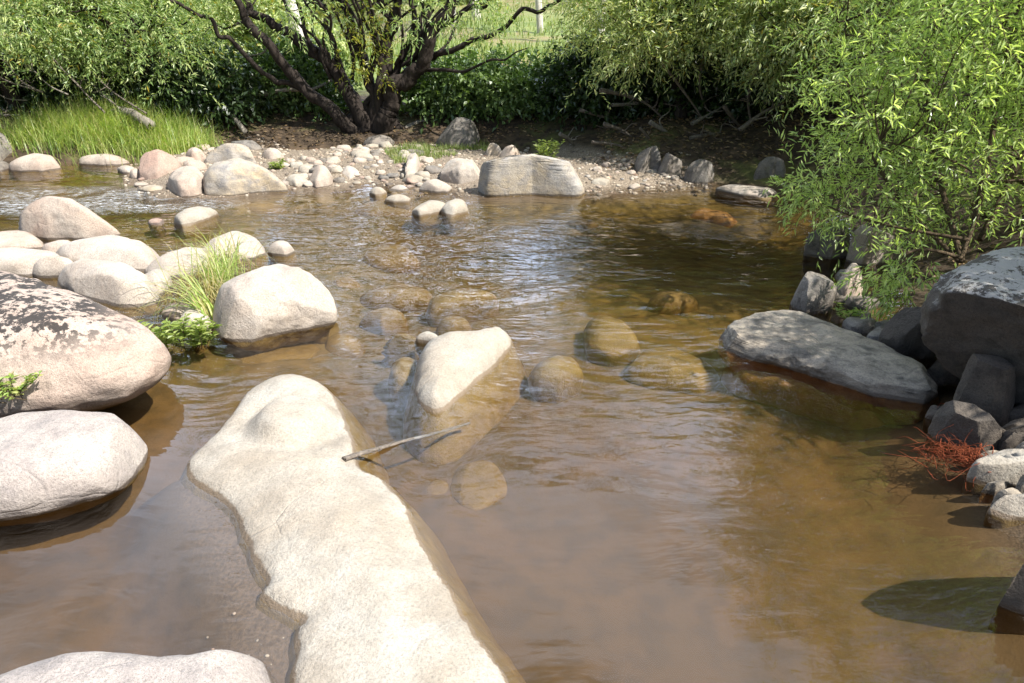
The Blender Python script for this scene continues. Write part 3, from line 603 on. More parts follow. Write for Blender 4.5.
# --- cobbles: one mesh per shape, each cobble its own object
COB = []
def cobbles(n, polypx, smin, smax, label, group, mats, seed, zoff=.02):
    rs = random.Random(seed); poly = np.array([at(x, y)[:2] for x, y in polypx])
    key = tuple(mats); base = []
    for i in range(6):
        ax = rs.uniform(.65, 1.0)
        V, Fc = rock_shape(lambda t, ax=ax: ax / np.sqrt((ax * np.cos(t)) ** 2 + np.sin(t) ** 2), rs.uniform(.35, .7), .5, e=.75, amp=.2, seed=200 + i + seed * 10, sub=3, cuts=4, cutr=(.72, .92))
        base.append((V, Fc, mats[i % len(mats)]))
    protos = []; placed = []; tries = 0
    lo, hi = poly.min(0), poly.max(0)
    while len(placed) < n and tries < 20000:
        tries += 1
        p = np.array([rs.uniform(lo[0], hi[0]), rs.uniform(lo[1], hi[1])])
        if sdf_poly(p[None], poly)[0] < 0: continue
        s = smin * (smax / smin) ** (rs.random() ** 1.6)
        if any((p[0] - q[0]) ** 2 + (p[1] - q[1]) ** 2 < ((s + q[2]) * .72) ** 2 for q in placed + COB): continue
        placed.append((p[0], p[1], s))
        j = rs.randrange(6)
        if len(protos) <= j or protos[j] is None:
            while len(protos) <= j: protos.append(None)
            V, Fc, mt = base[j]; o = mesh_obj('cobble', V, Fc, M[mt]); protos[j] = o
        else:
            o = protos[j].copy(); COL.objects.link(o)
        o.location = (p[0], p[1], max(gz(p[0], p[1]), -s * .3) + s * .02)
        o.scale = (s, s, s * rs.uniform(.8, 1.1)); o.rotation_euler = (rs.uniform(-.15, .15), rs.uniform(-.15, .15), rs.uniform(0, 6.28))
        tag(o, label, 'cobble', group)
    COB.extend(placed)
cobbles(85, [(338, 178), (352, 184), (378, 186), (400, 196), (440, 192), (440, 176), (430, 162), (410, 150), (360, 148), (330, 152), (334, 166)], .05, .15, 'pale cobble among the many heaped at the centre of the gravel bar', 'cobbles heaped on the gravel bar', ['cream2', 'mottled', 'tan', 'cream', 'pink', 'cream2'], 1)
cobbles(24, [(286, 186), (345, 188), (345, 168), (300, 166), (284, 170)], .06, .16, 'pale cobble in the row beside the banded boulder', 'cobbles beside the banded boulder', ['cream2', 'cream', 'tan', 'mottled'], 2)
cobbles(52, [(586, 190), (620, 188), (680, 192), (724, 190), (700, 180), (640, 172), (590, 170)], .035, .11, 'small greyish cobble on the low spit right of the big squared boulder', 'cobbles on the gravel spit', ['grey', 'tan', 'mottled', 'cream'], 3)
cobbles(18, [(140, 186), (205, 198), (205, 160), (260, 160), (262, 146), (200, 150), (145, 160)], .07, .17, 'cobble filling a gap among the boulders next to the river grass', 'cobbles among the left boulders', ['tan', 'cream', 'pink'], 4)

def gravel():
    N, Fc = ico(1); A = []
    isl = np.array(ISLAND); sh = np.array(SHALLOW)
    for poly, n, s0, s1, ok in ((isl, 4200, .010, .042, 0), (sh, 120, .004, .010, 1)):
        lo, hi = poly.min(0) - .1, poly.max(0) + .1; P = RNG.uniform(lo, hi, (n * 4, 2)); d = sdf_poly(P, poly); P = P[d > -.12][:n]
        if ok: P = P[(P[:, 1] < at(0, 595)[1])]
        z = ground_z(P); s = s0 * (s1 / s0) ** (RNG.random(len(P)) ** 2)
        A.append(np.column_stack([P, z, s]))
    A = np.concatenate(A); n = len(A)
    sc = RNG.uniform(.6, 1.15, (n, 1, 3)) * np.array([1, 1, .62]); V = N[None] * sc * A[:, 3][:, None, None] * RNG.uniform(.85, 1.12, (n, len(N), 1)) + A[:, None, :3]
    F3 = (Fc[None] + (np.arange(n) * len(N))[:, None, None]).reshape(-1, 3)
    o = mesh_obj('gravel', V.reshape(-1, 3), F3, M['pebble']); tag(o, 'fine mixed gravel between the cobbles of the bar', 'gravel', kind='stuff')
gravel()

# ------------------------------------------------------------------ wood
def catmull(P, per=6):
    P = np.asarray(P, float)
    if len(P) < 3: return np.array([P[0] + (P[-1] - P[0]) * t for t in np.linspace(0, 1, per + 1)])
    Q = np.concatenate([[2 * P[0] - P[1]], P, [2 * P[-1] - P[-2]]]); out = []
    for i in range(1, len(Q) - 2):
        for t in np.linspace(0, 1, per, endpoint=False):
            a, b, c, d = Q[i - 1], Q[i], Q[i + 1], Q[i + 2]
            out.append(.5 * (2 * b + (c - a) * t + (2 * a - 5 * b + 4 * c - d) * t * t + (3 * b - a - 3 * c + d) * t ** 3))
    out.append(P[-1]); return np.array(out)

class Wood:
    def __init__(s): s.V = []; s.F = []; s.n = 0
    def tube(s, pts, r0, r1, sides=7, per=5, rough=0.0, seed=0, flat=1.0):
        P = catmull(pts, per); n = len(P); T = np.gradient(P, axis=0); T /= np.linalg.norm(T, axis=1)[:, None] + 1e-9
        rad = np.linspace(r0, r1, n); up = np.array([0, 0, 1.]) if abs(T[0][2]) < .9 else np.array([1., 0, 0])
        a = np.cross(T[0], up); a /= np.linalg.norm(a); rs = np.random.default_rng(seed)
        ang = np.linspace(0, 2 * math.pi, sides, endpoint=False); rows = []
        for i in range(n):
            a = a - T[i] * (a @ T[i]); a /= np.linalg.norm(a) + 1e-9; b = np.cross(T[i], a)
            rr = rad[i] * (1 + rough * rs.uniform(-1, 1, sides))
            rows.append(P[i] + (np.cos(ang) * rr)[:, None] * a + (np.sin(ang) * rr * flat)[:, None] * b)
        V = np.concatenate(rows + [[P[0]], [P[-1]]]); idx = np.arange(n * sides).reshape(n, sides)
        f = [np.stack([idx[:-1], np.roll(idx[:-1], -1, 1), np.roll(idx[1:], -1, 1), idx[1:]], -1).reshape(-1, 4)]
        c0, c1 = n * sides, n * sides + 1
        s.V.append(V); s.F.append(f[0] + s.n)
        for ci, row in ((c0, idx[0][::-1]), (c1, idx[-1])):      # cut ends
            for j in range(0, sides - 1, 2): s.F.append(np.array([[ci, row[j], row[j + 1], row[(j + 2) % sides]]]) + s.n)
        s.n += len(V)
        return P
    def build(s, name, mat, origin=None, parent=None):
        return mesh_obj(name, np.concatenate(s.V), np.concatenate(s.F), mat, origin, parent)

def wiggle(a, b, k, amp, rs, sag=0.0):
    a, b = np.asarray(a, float), np.asarray(b, float); L = np.linalg.norm(b - a)
    out = [a]
    for i in range(1, k):
        t = i / k; out.append(a + (b - a) * t + rs.normal(size=3) * amp * L + np.array([0, 0, -sag * L * math.sin(math.pi * t)]))
    return np.array(out + [b])

# ------------------------------------------------------------------ leaves
def norm(a): return a / (np.linalg.norm(a, axis=-1, keepdims=True) + 1e-9)

def leaf_mesh(name, C, D, L, W, mat, origin=None, parent=None, fold=.25, up=None):
    """one folded lozenge per leaf"""
    n = len(C); D = norm(D)
    rnd = RNG.normal(size=(n, 3)) * .55 + np.array([0, 0, 1.0])
    S_ = norm(np.cross(D, rnd)); N_ = np.cross(S_, D)
    L = np.broadcast_to(L, n)[:, None]; W = np.broadcast_to(W, n)[:, None]
    a = C; b = C + D * L + N_ * L * -.12; m = C + D * L * .45
    l = m + S_ * W * .5 + N_ * W * fold; r = m - S_ * W * .5 + N_ * W * fold
    V = np.stack([a, r, b, l], 1).reshape(-1, 3)
    i = np.arange(n)[:, None] * 4
    F3 = np.concatenate([i + np.array([[0, 1, 2]]), i + np.array([[0, 2, 3]])], 1).reshape(-1, 3)
    return mesh_obj(name, V, F3, mat, origin, parent, smooth=False)

def sprays(centers, radii, per, nleaf, twig, rs, droop=.35, out=.7, shell=.35):
    """twig sprays inside ellipsoid clumps -> leaf bases, directions, twig starts & ends"""
    C = []; D = []; A = []; B = []
    for c, r in zip(centers, radii):
        r = np.broadcast_to(np.asarray(r, float), 3); n = per
        d = norm(rs.normal(size=(n, 3))); rad = (shell + (1 - shell) * rs.random(n)) ** .6
        s = c + d * r * rad[:, None]
        td = norm(d * out + rs.normal(size=(n, 3)) * .55 + np.array([0, 0, -droop]))
        L = twig * rs.uniform(.6, 1.3, n)
        A.append(s); B.append(s + td * L[:, None])
        t = (np.arange(nleaf) + .5) / nleaf
        for k, tt in enumerate(t):
            p = s + td * (L * tt)[:, None] + np.array([0, 0, -1.0]) * (L * tt * tt * droop * .5)[:, None]
            side = norm(np.cross(td, rs.normal(size=(n, 3))))
            ld = norm(td * .75 + side * .75 + np.array([0, 0, -droop * .5]))
            C.append(p); D.append(ld)
    return np.concatenate(C), np.concatenate(D), np.concatenate(A), np.concatenate(B)

def blob_centers(c, r, n, rs, keep=None):
    out = []
    while len(out) < n:
        d = rs.normal(size=3); d /= np.linalg.norm(d); p = np.asarray(c) + d * np.asarray(r) * rs.uniform(.25, 1) ** .5
        if keep is None or keep(p): out.append(p)
    return np.array(out)

def leafy_tree(name, label, base, masses, leaf, bark, L, W, seed, group=None, cat='tree', per=28, nleaf=12, twig=.45, droop=.35, trunk_r=.12, stems=4, keep=None, part='trunk', clump=.55):
    """masses: (center, radii, clump count). Limbs run from the stems to every clump."""
    rs = np.random.default_rng(seed)
    t = empty(name, base); tag(t, label, cat, group)
    cs = []
    for c, r, n in masses: cs.append(blob_centers(c, r, n, rs, keep))
    cs = np.concatenate(cs); rr = rs.uniform(.6, 1.25, (len(cs), 1)) * np.array([clump, clump, clump * .75])
    C, D, A, B = sprays(cs, rr, per, nleaf, twig, rs, droop)
    n = len(C); leaf_mesh('crown', C, D, L * rs.uniform(.45, 1.45, n), W * rs.uniform(.55, 1.35, n), leaf, base, t)
    w = Wood(); base = np.asarray(base, float); cen = cs.mean(0)
    ends = []
    for k in range(stems):
        tgt = cen + (cs[rs.integers(len(cs))] - cen) * .55
        off = np.array([rs.normal() * trunk_r * 1.5, rs.normal() * trunk_r * 1.5, -.15])
        P = w.tube(wiggle(base + off, tgt, 4, .06, rs), trunk_r * rs.uniform(.6, 1), trunk_r * .3, 8, 5, .08, seed + k)
        ends.append(P)
    allp = np.concatenate([e[len(e) // 4:] for e in ends])
    for c in cs:
        j = np.argmin(np.linalg.norm(allp - c, axis=1) + np.maximum(allp[:, 2] - c[2], 0) * 1.5)
        w.tube(wiggle(allp[j], c, 3, .07, rs), trunk_r * .22, .006, 5, 4)
    w.build(part, bark, base, t)
    return t

# left willows along the far bank (lower skirts visible, tops out of frame)
def hang(zb, slope=0.0, y0=0.0):
    return lambda p: p[2] > zb + max(0, (p[1] - y0)) * slope
G = 'willow trees along the far bank'
leafy_tree('willow_tree', 'bushy green willow hanging over the river grass at the far left', (-7.6, 11.4, .3), [((-7.4, 10.5, 1.9), (1.9, 1.0, 1.0), 48), ((-7.4, 11.6, 3.6), (1.7, 1.2, 1.9), 36)], M['leaf_left'], M['bark'], .08, .022, 301, G, droop=.15, keep=hang(1.35), per=28)
leafy_tree('willow_tree', 'dense green willow behind the right end of the river grass', (-5.2, 11.7, .3), [((-5.8, 10.9, 1.8), (1.35, .9, 1.0), 44), ((-5.8, 12.0, 3.5), (1.4, 1.2, 1.9), 34)], M['leaf_left'], M['bark'], .08, .022, 302, G, droop=.15, keep=hang(1.3), per=28)
leafy_tree('willow_tree', 'green willow cut by the left margin, bare dark stems below', (-10.0, 12.0, .3), [((-9.8, 11.0, 2.0), (1.9, 1.0, 1.1), 44), ((-9.8, 12.0, 3.8), (1.7, 1.2, 2.0), 34)], M['leaf_left'], M['bark'], .08, .022, 303, G, droop=.15, keep=hang(1.45), per=26)
leafy_tree('willow_tree', 'smaller green willow between the dense one and the many-stemmed tree', (-6.2, 13.6, .4), [((-6.3, 13.2, 1.7), (1.0, .8, .8), 26), ((-6.3, 13.7, 3.0), (.9, .8, 1.0), 14)], M['leaf_left'], M['bark'], .08, .022, 304, G, keep=hang(.9), per=26)

# the many-stemmed dark willow
def big_willow():
    Y = 11.35; base = at(372, 128, .22); base = np.array([base[0], Y, .22])
    t = empty('willow_tree', base); tag(t, 'many-stemmed dark willow with bare crooked limbs fanning up from the far bank', 'tree')
    w = Wood(); rs = np.random.default_rng(77)
    def limb(px, r0, r1, dy=0.0, ext=None):
        P = [atY(x, y, Y + dy * i / max(1, len(px) - 1)) for i, (x, y) in enumerate(px)]
        if ext is not None: P.append(P[-1] + np.array(ext))
        P = np.array(P); Q = [P[0]]
        for a, b in zip(P[:-1], P[1:]): Q += [(a + b) / 2 + rs.normal(size=3) * .035, b + rs.normal(size=3) * .02]
        return w.tube(Q, r0 * .66, r1 * .62, 9, 5, .16, int(rs.integers(1e6)))
    ends = []
    ends.append(limb([(382, 133), (390, 112), (395, 86), (416, 70), (428, 50), (436, 27), (452, -4)], .24, .09, -.4, (.8, -.5, 2.2)))
    ends.append(limb([(432, 58), (452, 49), (473, 42), (506, 25), (539, 13), (556, 2)], .075, .025, -1.0, (.9, -.3, .5)))
    ends.append(limb([(416, 70), (445, 70), (473, 68), (506, 58), (527, 47)], .05, .010, -1.2))
    ends.append(limb([(356, 134), (338, 112), (309, 93), (282, 63), (256, 30), (239, 2)], .17, .07, -.3, (-1.0, -.2, 2.0)))
    ends.append(limb([(368, 132), (352, 100), (336, 68), (316, 54), (292, 37), (266, 17), (246, -2)], .20, .06, .2, (-1.2, .2, 1.6)))
    ends.append(limb([(330, 106), (290, 84), (272, 80), (252, 63), (229, 37), (212, 20), (186, 7), (164, -2)], .07, .03, -.6, (-1.2, 0, 1.0)))
    ends.append(limb([(376, 134), (376, 96), (364, 60), (352, 30), (338, -5)], .17, .07, .3, (-.5, .5, 2.4)))
    ends.append(limb([(378, 130), (384, 88), (387, 40), (398, -5)], .18, .08, .2, (.2, .3, 2.8)))
    ends.append(limb([(374, 128), (380, 86), (378, 50), (372, 20), (380, -6)], .13, .06, -.2, (.1, -.5, 2.6)))
    ends.append(limb([(390, 90), (404, 54), (414, 28), (412, -4)], .09, .05, .3, (.3, .3, 2.2)))
    ends.append(limb([(350, 92), (330, 40), (322, 10), (300, -8)], .08, .04, .4, (-.6, .3, 1.8)))
    ends.append(limb([(400, 60), (420, 28), (432, 4), (440, -10)], .05, .03, .2, (.3, .3, 1.6)))
    ends.append(limb([(316, 52), (300, 20), (298, -5)], .05, .03, .2, (-.1, .3, 1.6)))
    ends.append(limb([(436, 30), (470, 8), (490, -6)], .05, .025, -.5, (.9, -.4, 1.0)))
    ends.append(limb([(256, 30), (240, 24), (222, 26), (200, 34)], .035, .01, -.2))
    for k in range(26):
        x = rs.uniform(325, 425); y = rs.uniform(40, 90)
        ends.append(limb([(x, y), (x + rs.normal() * 10 + (x - 372) * .35, y * .55), (x + (x - 372) * .9 + rs.normal() * 14, -6)], .04, .02, rs.normal() * .4, (rs.normal() * .4, .2, 1.2)))
    for (x, y) in ((360, 134), (392, 134), (346, 132), (402, 132)):
        limb([(x, y), ((x + 374) / 2, 112), (376, 92)], .13, .06, .1)
    pts = np.concatenate(ends); tw = w; cs = []
    high = pts[pts[:, 2] > 1.9]
    for k in range(70):
        p = high[rs.integers(len(high))]; q = p + np.array([rs.normal() * .55, rs.normal() * .55, rs.uniform(.1, 1.1)])
        tw.tube(wiggle(p, q, 3, .09, rs), .016, .005, 4, 3)
        if q[2] > 2.9: cs.append(q)
    for k in range(48):
        p = high[rs.integers(len(high))]; q = p + np.array([rs.normal() * .5, rs.normal() * .4, rs.uniform(-.5, .15)])
        tw.tube(wiggle(p, q, 3, .09, rs), .010, .003, 4, 3)
    w.build('trunk', M['bark'], base, t)
    cs += list(blob_centers((base[0], Y, 5.2), (3.6, 2.4, 2.0), 80, rs, hang(3.1)))
    cs = np.array(cs)
    C, D, A, B = sprays(cs, np.full((len(cs), 3), .5), 14, 9, .5, rs, .7)
    low = np.array([atY(x, y, Y - .5) for x, y in ((358, 12), (366, 28), (352, 48), (374, 62), (380, 10), (346, 5), (372, 42), (356, 66), (384, 72), (338, 22))])
    for q in low:
        C2, D2, _, _ = sprays(q[None], np.full((1, 3), .26), 11, 8, .24, rs, .35); n = len(C2)
        leaf_mesh('foliage', C2, D2, .075 * rs.uniform(.7, 1.2, n), .022, M['leaf_yell'], base, t)
    n = len(C); leaf_mesh('crown', C, D, .10 * rs.uniform(.7, 1.2, n), .024, M['leaf_left'], base, t)
    low = np.array([atY(x, y, Y - 1.0) for x, y in ((476, 8), (490, 14), (484, 24), (500, 6), (466, 2), (300, 6), (322, 14), (410, 8), (432, 16), (270, 4), (442, 4), (290, 22), (400, 22))])
    for q in low:
        C3, D3, _, _ = sprays(q[None], np.full((1, 3), .26), 13, 8, .24, rs, .35); n = len(C3)
        leaf_mesh('foliage', C3, D3, .09 * rs.uniform(.7, 1.2, n), .02, M['leaf_left'], base, t)
big_willow()

# brambles between the willow and the right trees, and behind
GB = 'brambles along the far bank'
def bush(label, c, r, n, leaf, seed, L=.085, W=.06, per=30, nleaf=7, group=GB, name='bramble_bush', twig=.28, clump=.32):
    g = gz(c[0], c[1]); base = (c[0], c[1], g)
    return leafy_tree(name, label, base, [((c[0], c[1], g + r[2] * .55), r, n)], M[leaf], M['twig'], L, W, seed, group, 'bush', per, nleaf, twig, .25, .02, 5, hang(g + .02), 'stems', clump)
bush('green bramble mound just right of the many-stemmed willow', (-.85, 11.9), (.95, .5, .42), 50, 'leaf_bram', 401)
bush('green bramble mound in the middle of the far bank below the meadow', (.25, 11.7), (.9, .5, .42), 50, 'leaf_bram', 402)
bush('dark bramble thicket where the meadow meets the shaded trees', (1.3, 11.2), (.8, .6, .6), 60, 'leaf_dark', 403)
bush('dark bramble behind the left foot of the many-stemmed willow', (-3.7, 12.1), (1.0, .5, .55), 52, 'leaf_bram', 404)
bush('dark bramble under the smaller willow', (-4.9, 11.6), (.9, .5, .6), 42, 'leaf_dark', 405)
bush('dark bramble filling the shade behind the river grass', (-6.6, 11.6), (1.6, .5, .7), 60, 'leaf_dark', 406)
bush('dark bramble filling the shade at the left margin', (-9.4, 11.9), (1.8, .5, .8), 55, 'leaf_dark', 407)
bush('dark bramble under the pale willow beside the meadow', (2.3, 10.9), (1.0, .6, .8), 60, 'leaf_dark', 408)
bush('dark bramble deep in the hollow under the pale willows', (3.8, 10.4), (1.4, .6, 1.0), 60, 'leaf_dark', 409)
bush('tall green bush on the meadow behind the willow limbs', (-5.9, 18.5), (1.6, .8, .55), 60, 'leaf_back', 410, L=.11, W=.07)
bush('pale green bush on the meadow edge behind the limbs at the left', (-6.5, 17.5), (2.2, 1.0, 1.0), 70, 'leaf_back', 411, L=.12, W=.06)
bush('round bush on the hillside at the right edge of the meadow', (5.2, 18.5), (1.8, 1.0, 1.4), 70, 'leaf_back', 412, L=.12, W=.06)
for i, (x, y, rx, rz, lf, lb) in enumerate(((-2.6, 33, 2.2, 1.0, 'leaf_back', 'pale shrub at the top of the meadow left of the slim gum trunks'), (1.2, 38, 2.6, 1.2, 'leaf_gum', 'grey-green shrub at the top of the meadow right of the slim gum trunks'),
        (4.6, 34, 2.4, 1.4, 'leaf_left', 'green shrub at the top right of the meadow'), (-7.5, 30, 3.0, 1.6, 'leaf_back', 'pale shrub on the rise behind the leaning gum'), (-13, 28, 3.4, 2.2, 'leaf_left', 'green shrub on the rise far behind the left willows'),
        (9.5, 32, 3.4, 2.2, 'leaf_left', 'green shrub on the rise behind the pale willows'))):
    bush(lb, (x, y), (rx, 1.3, rz), 46, lf, 413 + i, L=.2, W=.08, clump=.6, group='shrubs on the hillside', name='shrub')

# right-hand willows over the dark hollow
G2 = 'pale willows over the dark hollow'
leafy_tree('willow_tree', 'pale green willow drooping over the gravel spit', (2.2, 10.9, .4), [((2.0, 9.8, 2.1), (1.25, 1.0, .85), 72), ((2.5, 10.6, 3.1), (1.0, 1.0, 1.0), 24)], M['leaf_back'], M['bark'], .08, .022, 501, G2, droop=.15, keep=hang(1.45), per=28, twig=.4)
leafy_tree('willow_tree', 'pale green willow arching over the shaded hollow in the middle of the right bank', (4.2, 10.3, .5), [((3.9, 9.0, 2.0), (1.5, 1.1, .95), 95), ((4.3, 10.0, 3.6), (1.4, 1.2, 1.7), 40)], M['leaf_back'], M['bark'], .08, .022, 502, G2, droop=.15, keep=hang(1.3), per=28, twig=.4)
leafy_tree('willow_tree', 'pale green willow half hidden behind the near willow bush', (5.9, 9.0, .9), [((5.6, 8.2, 2.0), (1.4, 1.2, 1.2), 60), ((5.9, 8.8, 4.0), (1.4, 1.2, 1.8), 40)], M['leaf_back'], M['bark'], .08, .022, 503, G2, droop=.15, keep=hang(.95), per=26, twig=.4)
leafy_tree('willow_tree', 'slender willow with thin dark stems behind the pale green ones', (3.3, 13.0, .6), [((3.3, 12.8, 4.2), (1.5, .8, 2.0), 40)], M['leaf_left'], M['bark'], .08, .022, 504, G2, keep=hang(2.0), per=20, trunk_r=.07, stems=6)
leafy_tree('willow_tree', 'added leafy willow hidden behind the near willow bush, shading the hollow', (6.4, 6.9, 1.0), [((6.2, 6.8, 2.6), (1.2, 1.0, 1.7), 60)], M['leaf_back'], M['bark'], .08, .022, 505, G2, keep=hang(.8), per=26, twig=.4)  # added out of sight to block sun from the hollow
leafy_tree('willow_tree', 'added leafy willow out of view past the right margin, shading the black stones', (4.4, 2.0, .6), [((3.9, 2.5, 2.1), (.6, .55, .65), 60)], M['leaf_near'], M['twig'], .09, .018, 506, None, keep=hang(1.2), per=26, twig=.35, trunk_r=.06, clump=.3)  # out-of-frame tree added to cast shade on the stones

# near willow bush on the right bank
def near_bush():
    rs = np.random.default_rng(91); base = np.array([3.35, 4.9, .35])
    t = empty('willow_bush', base); tag(t, 'bright green narrow-leaved willow bush leaning over the right bank', 'bush')
    w = Wood()
    lim = [[(960, 262, 4.3), (975, 220, 4.5), (981, 182, 4.6), (972, 171, 4.6), (935, 154, 4.5), (880, 140, 4.5)],
           [(962, 262, 4.4), (940, 180, 4.9), (928, 100, 5.1), (932, 50, 5.2), (944, 0, 5.3), (955, -80, 5.4)],
           [(981, 182, 4.6), (1010, 181, 4.5), (1060, 176, 4.4)],
           [(975, 220, 4.5), (990, 150, 4.7), (1000, 80, 4.8), (1020, 0, 4.9), (1030, -90, 5.0)],
           [(960, 262, 4.4), (900, 200, 4.8), (860, 130, 5.0), (845, 60, 5.2), (850, -20, 5.3)],
           [(962, 258, 4.2), (930, 250, 4.1), (905, 255, 4.0), (895, 280, 3.95)],
           [(970, 240, 4.4), (900, 228, 4.6), (850, 215, 4.8), (815, 200, 4.9)],
           [(980, 240, 4.6), (1040, 120, 5.0), (1080, 20, 5.2), (1120, -100, 5.4)]]
    limbs = []
    for i, l in enumerate(lim):
        P = [atY(*q) for q in l]; limbs.append(w.tube(P, .022 if i in (1, 3, 7) else .014, .004, 6, 6, .05, i))
    pts = np.concatenate(limbs)
    def keep(p):
        d = p - np.array([0, 0, CH]); f = d[1] * cP - d[2] * sP
        x = 512 + F * d[0] / f; y = 341.5 - F * (d[1] * sP + d[2] * cP) / f
        left = np.interp(y, [-400, 0, 60, 110, 170, 200, 235, 262, 300], [840, 832, 822, 806, 812, 822, 850, 890, 905])
        if x < left + rs.normal() * 8: return False
        low = np.interp(x, [800, 830, 860, 900, 940, 1030, 1300], [200, 216, 220, 230, 224, 214, 200])
        return y < low
    cs = []
    while len(cs) < 330:
        p = np.array([rs.uniform(1.9, 4.9), rs.uniform(4.15, 5.9), rs.uniform(.45, 3.8)])
        if ((p[0] - 3.7) / 1.9) ** 2 + ((p[1] - 5.0) / 1.1) ** 2 + ((p[2] - 1.9) / 2.4) ** 2 > 1.05: continue
        if keep(p): cs.append(p)
    cs = np.array(cs)
    for c in cs:
        j = np.argmin(np.linalg.norm(pts - c, axis=1) + np.maximum(pts[:, 2] - c[2], 0))
        if np.linalg.norm(pts[j] - c) < 1.6: w.tube(wiggle(pts[j], c, 3, .08, rs), .007, .002, 4, 3)
    C, D, A, B = sprays(cs, np.full((len(cs), 3), .24), 10, 13, .34, rs, .12, .8, .2)
    up = np.array([0, 0, .15]); D = D + up
    drop = np.array([atY(*q) for q in ((895, 262, 4.0), (905, 272, 3.95), (885, 280, 4.0), (898, 288, 3.92), (912, 262, 3.95), (880, 268, 4.0), (905, 292, 3.9), (925, 262, 4.0), (815, 196, 4.9), (808, 186, 4.9), (818, 176, 5.0))])
    C2, D2, A2, B2 = sprays(drop, np.full((len(drop), 3), .06), 6, 11, .22, rs, .5, .7, .2)
    for a, b in zip(np.concatenate([A, A2]), np.concatenate([B, B2])):
        w.tube([a, (a + b) / 2 + rs.normal(size=3) * .008, b], .0022, .001, 3, 1)
    w.build('stems', M['twig'], base, t)
    C = np.concatenate([C, C2]); D = np.concatenate([D, D2]); n = len(C)
    leaf_mesh('foliage', C, D, .068 * rs.uniform(.5, 1.35, n), .0135 * rs.uniform(.8, 1.25, n), M['leaf_near'], base, t)
near_bush()

# gum trees on the hill
def gum(label, px, pyb, Y, r, lean, seed):
    rs = np.random.default_rng(seed); b = atY(px, pyb, Y); b[2] = gz(b[0], Y)
    t = empty('gum_tree', b); tag(t, label, 'tree', 'white gum trees on the hillside')
    w = Wood(); top = b + np.array([lean, .3, 9.0]); P = w.tube(wiggle(b - [0, 0, .3], top, 4, .012, rs), r, r * .45, 10, 6, .05, seed)
    cs = blob_centers(top + [0, 0, .5], (2.6, 2.4, 2.2), 34, rs)
    for c in cs: w.tube(wiggle(P[rs.integers(len(P) * 2 // 3, len(P))], c, 3, .07, rs), r * .25, .015, 5, 3)
    w.build('trunk', M['gum'], b, t)
    C, D, _, _ = sprays(cs, np.full((len(cs), 3), .7), 14, 8, .6, rs, .8)
    leaf_mesh('crown', C, D, .17 * rs.uniform(.7, 1.2, len(C)), .04, M['leaf_gum'], b, t)
gum('thick white gum trunk leaning behind the limbs of the dark willow', 307, 66, 16.0, .155, -1.6, 601)
gum('thin white gum trunk left of the leaning gum', 212, 44, 21, .12, -.4, 602)
gum('slim white gum trunk seen between the right limbs of the dark willow', 455, 44, 25, .14, -.1, 603)
gum('slim white gum trunk beside the hanging shoots of the dark willow', 478, 38, 27, .17, -.2, 604)
gum('pale gum trunk far left above the bushy willows', 163, 30, 24, .17, -.6, 605)
gum('pale gum trunk above the right side of the meadow', 600, 38, 20, .11, .2, 606)
gum('slim pale gum added at the top of the meadow to block reflected sky glare', 541, 38, 23, .11, -.5, 607)  # added so its crown blocks the sky glare mirrored in the pool

# ------------------------------------------------------------------ grass and small plants
def blades(name, B, Hh, W, lean, mat, origin=None, parent=None, seg=4):
    n = len(B); az = RNG.uniform(0, 2 * math.pi, n); d = np.column_stack([np.cos(az), np.sin(az), np.zeros(n)])
    d = norm(d + np.asarray(lean[1])) if lean[1] is not None else d
    s = np.column_stack([-d[:, 1], d[:, 0], np.zeros(n)]); k = np.abs(RNG.normal(lean[0], lean[0] * .5, n))
    Hh = np.broadcast_to(Hh, n); rows = []
    for i in range(seg + 1):
        t = i / seg
        a = k * t
        c = B + d * (Hh * t * np.sin(a))[:, None] + np.array([0, 0, 1.]) * (Hh * t * np.cos(a))[:, None]
        w = (W * (1 - t) ** .7 + .0006) * .5
        rows.append(c - s * np.broadcast_to(w, n)[:, None]); rows.append(c + s * np.broadcast_to(w, n)[:, None])
    V = np.stack(rows, 1).reshape(-1, 3); m = 2 * (seg + 1); base = np.arange(n)[:, None, None] * m
    q = np.array([[2 * i, 2 * i + 1, 2 * i + 3, 2 * i + 2] for i in range(seg)])[None]
    return mesh_obj(name, V, (base + q).reshape(-1, 4), mat, origin, parent)

def bank_grass():
    B = []; H = []
    for px, w, n, h in ((45, .45, 700, .34), (75, .55, 1500, .42), (105, .5, 1600, .46), (135, .5, 1400, .40), (165, .4, 1500, .42), (182, .28, 800, .34), (20, .4, 500, .3)):
        c = at(px, 153, .06); a = RNG.normal(size=(n, 2)) * np.array([w * .55, .28]); p = c[:2] + a + np.array([0, .28])
        z = np.maximum(ground_z(p), -.02); B.append(np.column_stack([p, z])); H.append(1.0 * h * RNG.uniform(.45, 1.3, n))
    o = blades('river_grass', np.concatenate(B), np.concatenate(H), .009, (.75, np.array([.25, -.25, 0])), M['grass']); tag(o, 'long bright green grass on the far left bank at the water edge', 'grass', kind='stuff')
bank_grass()

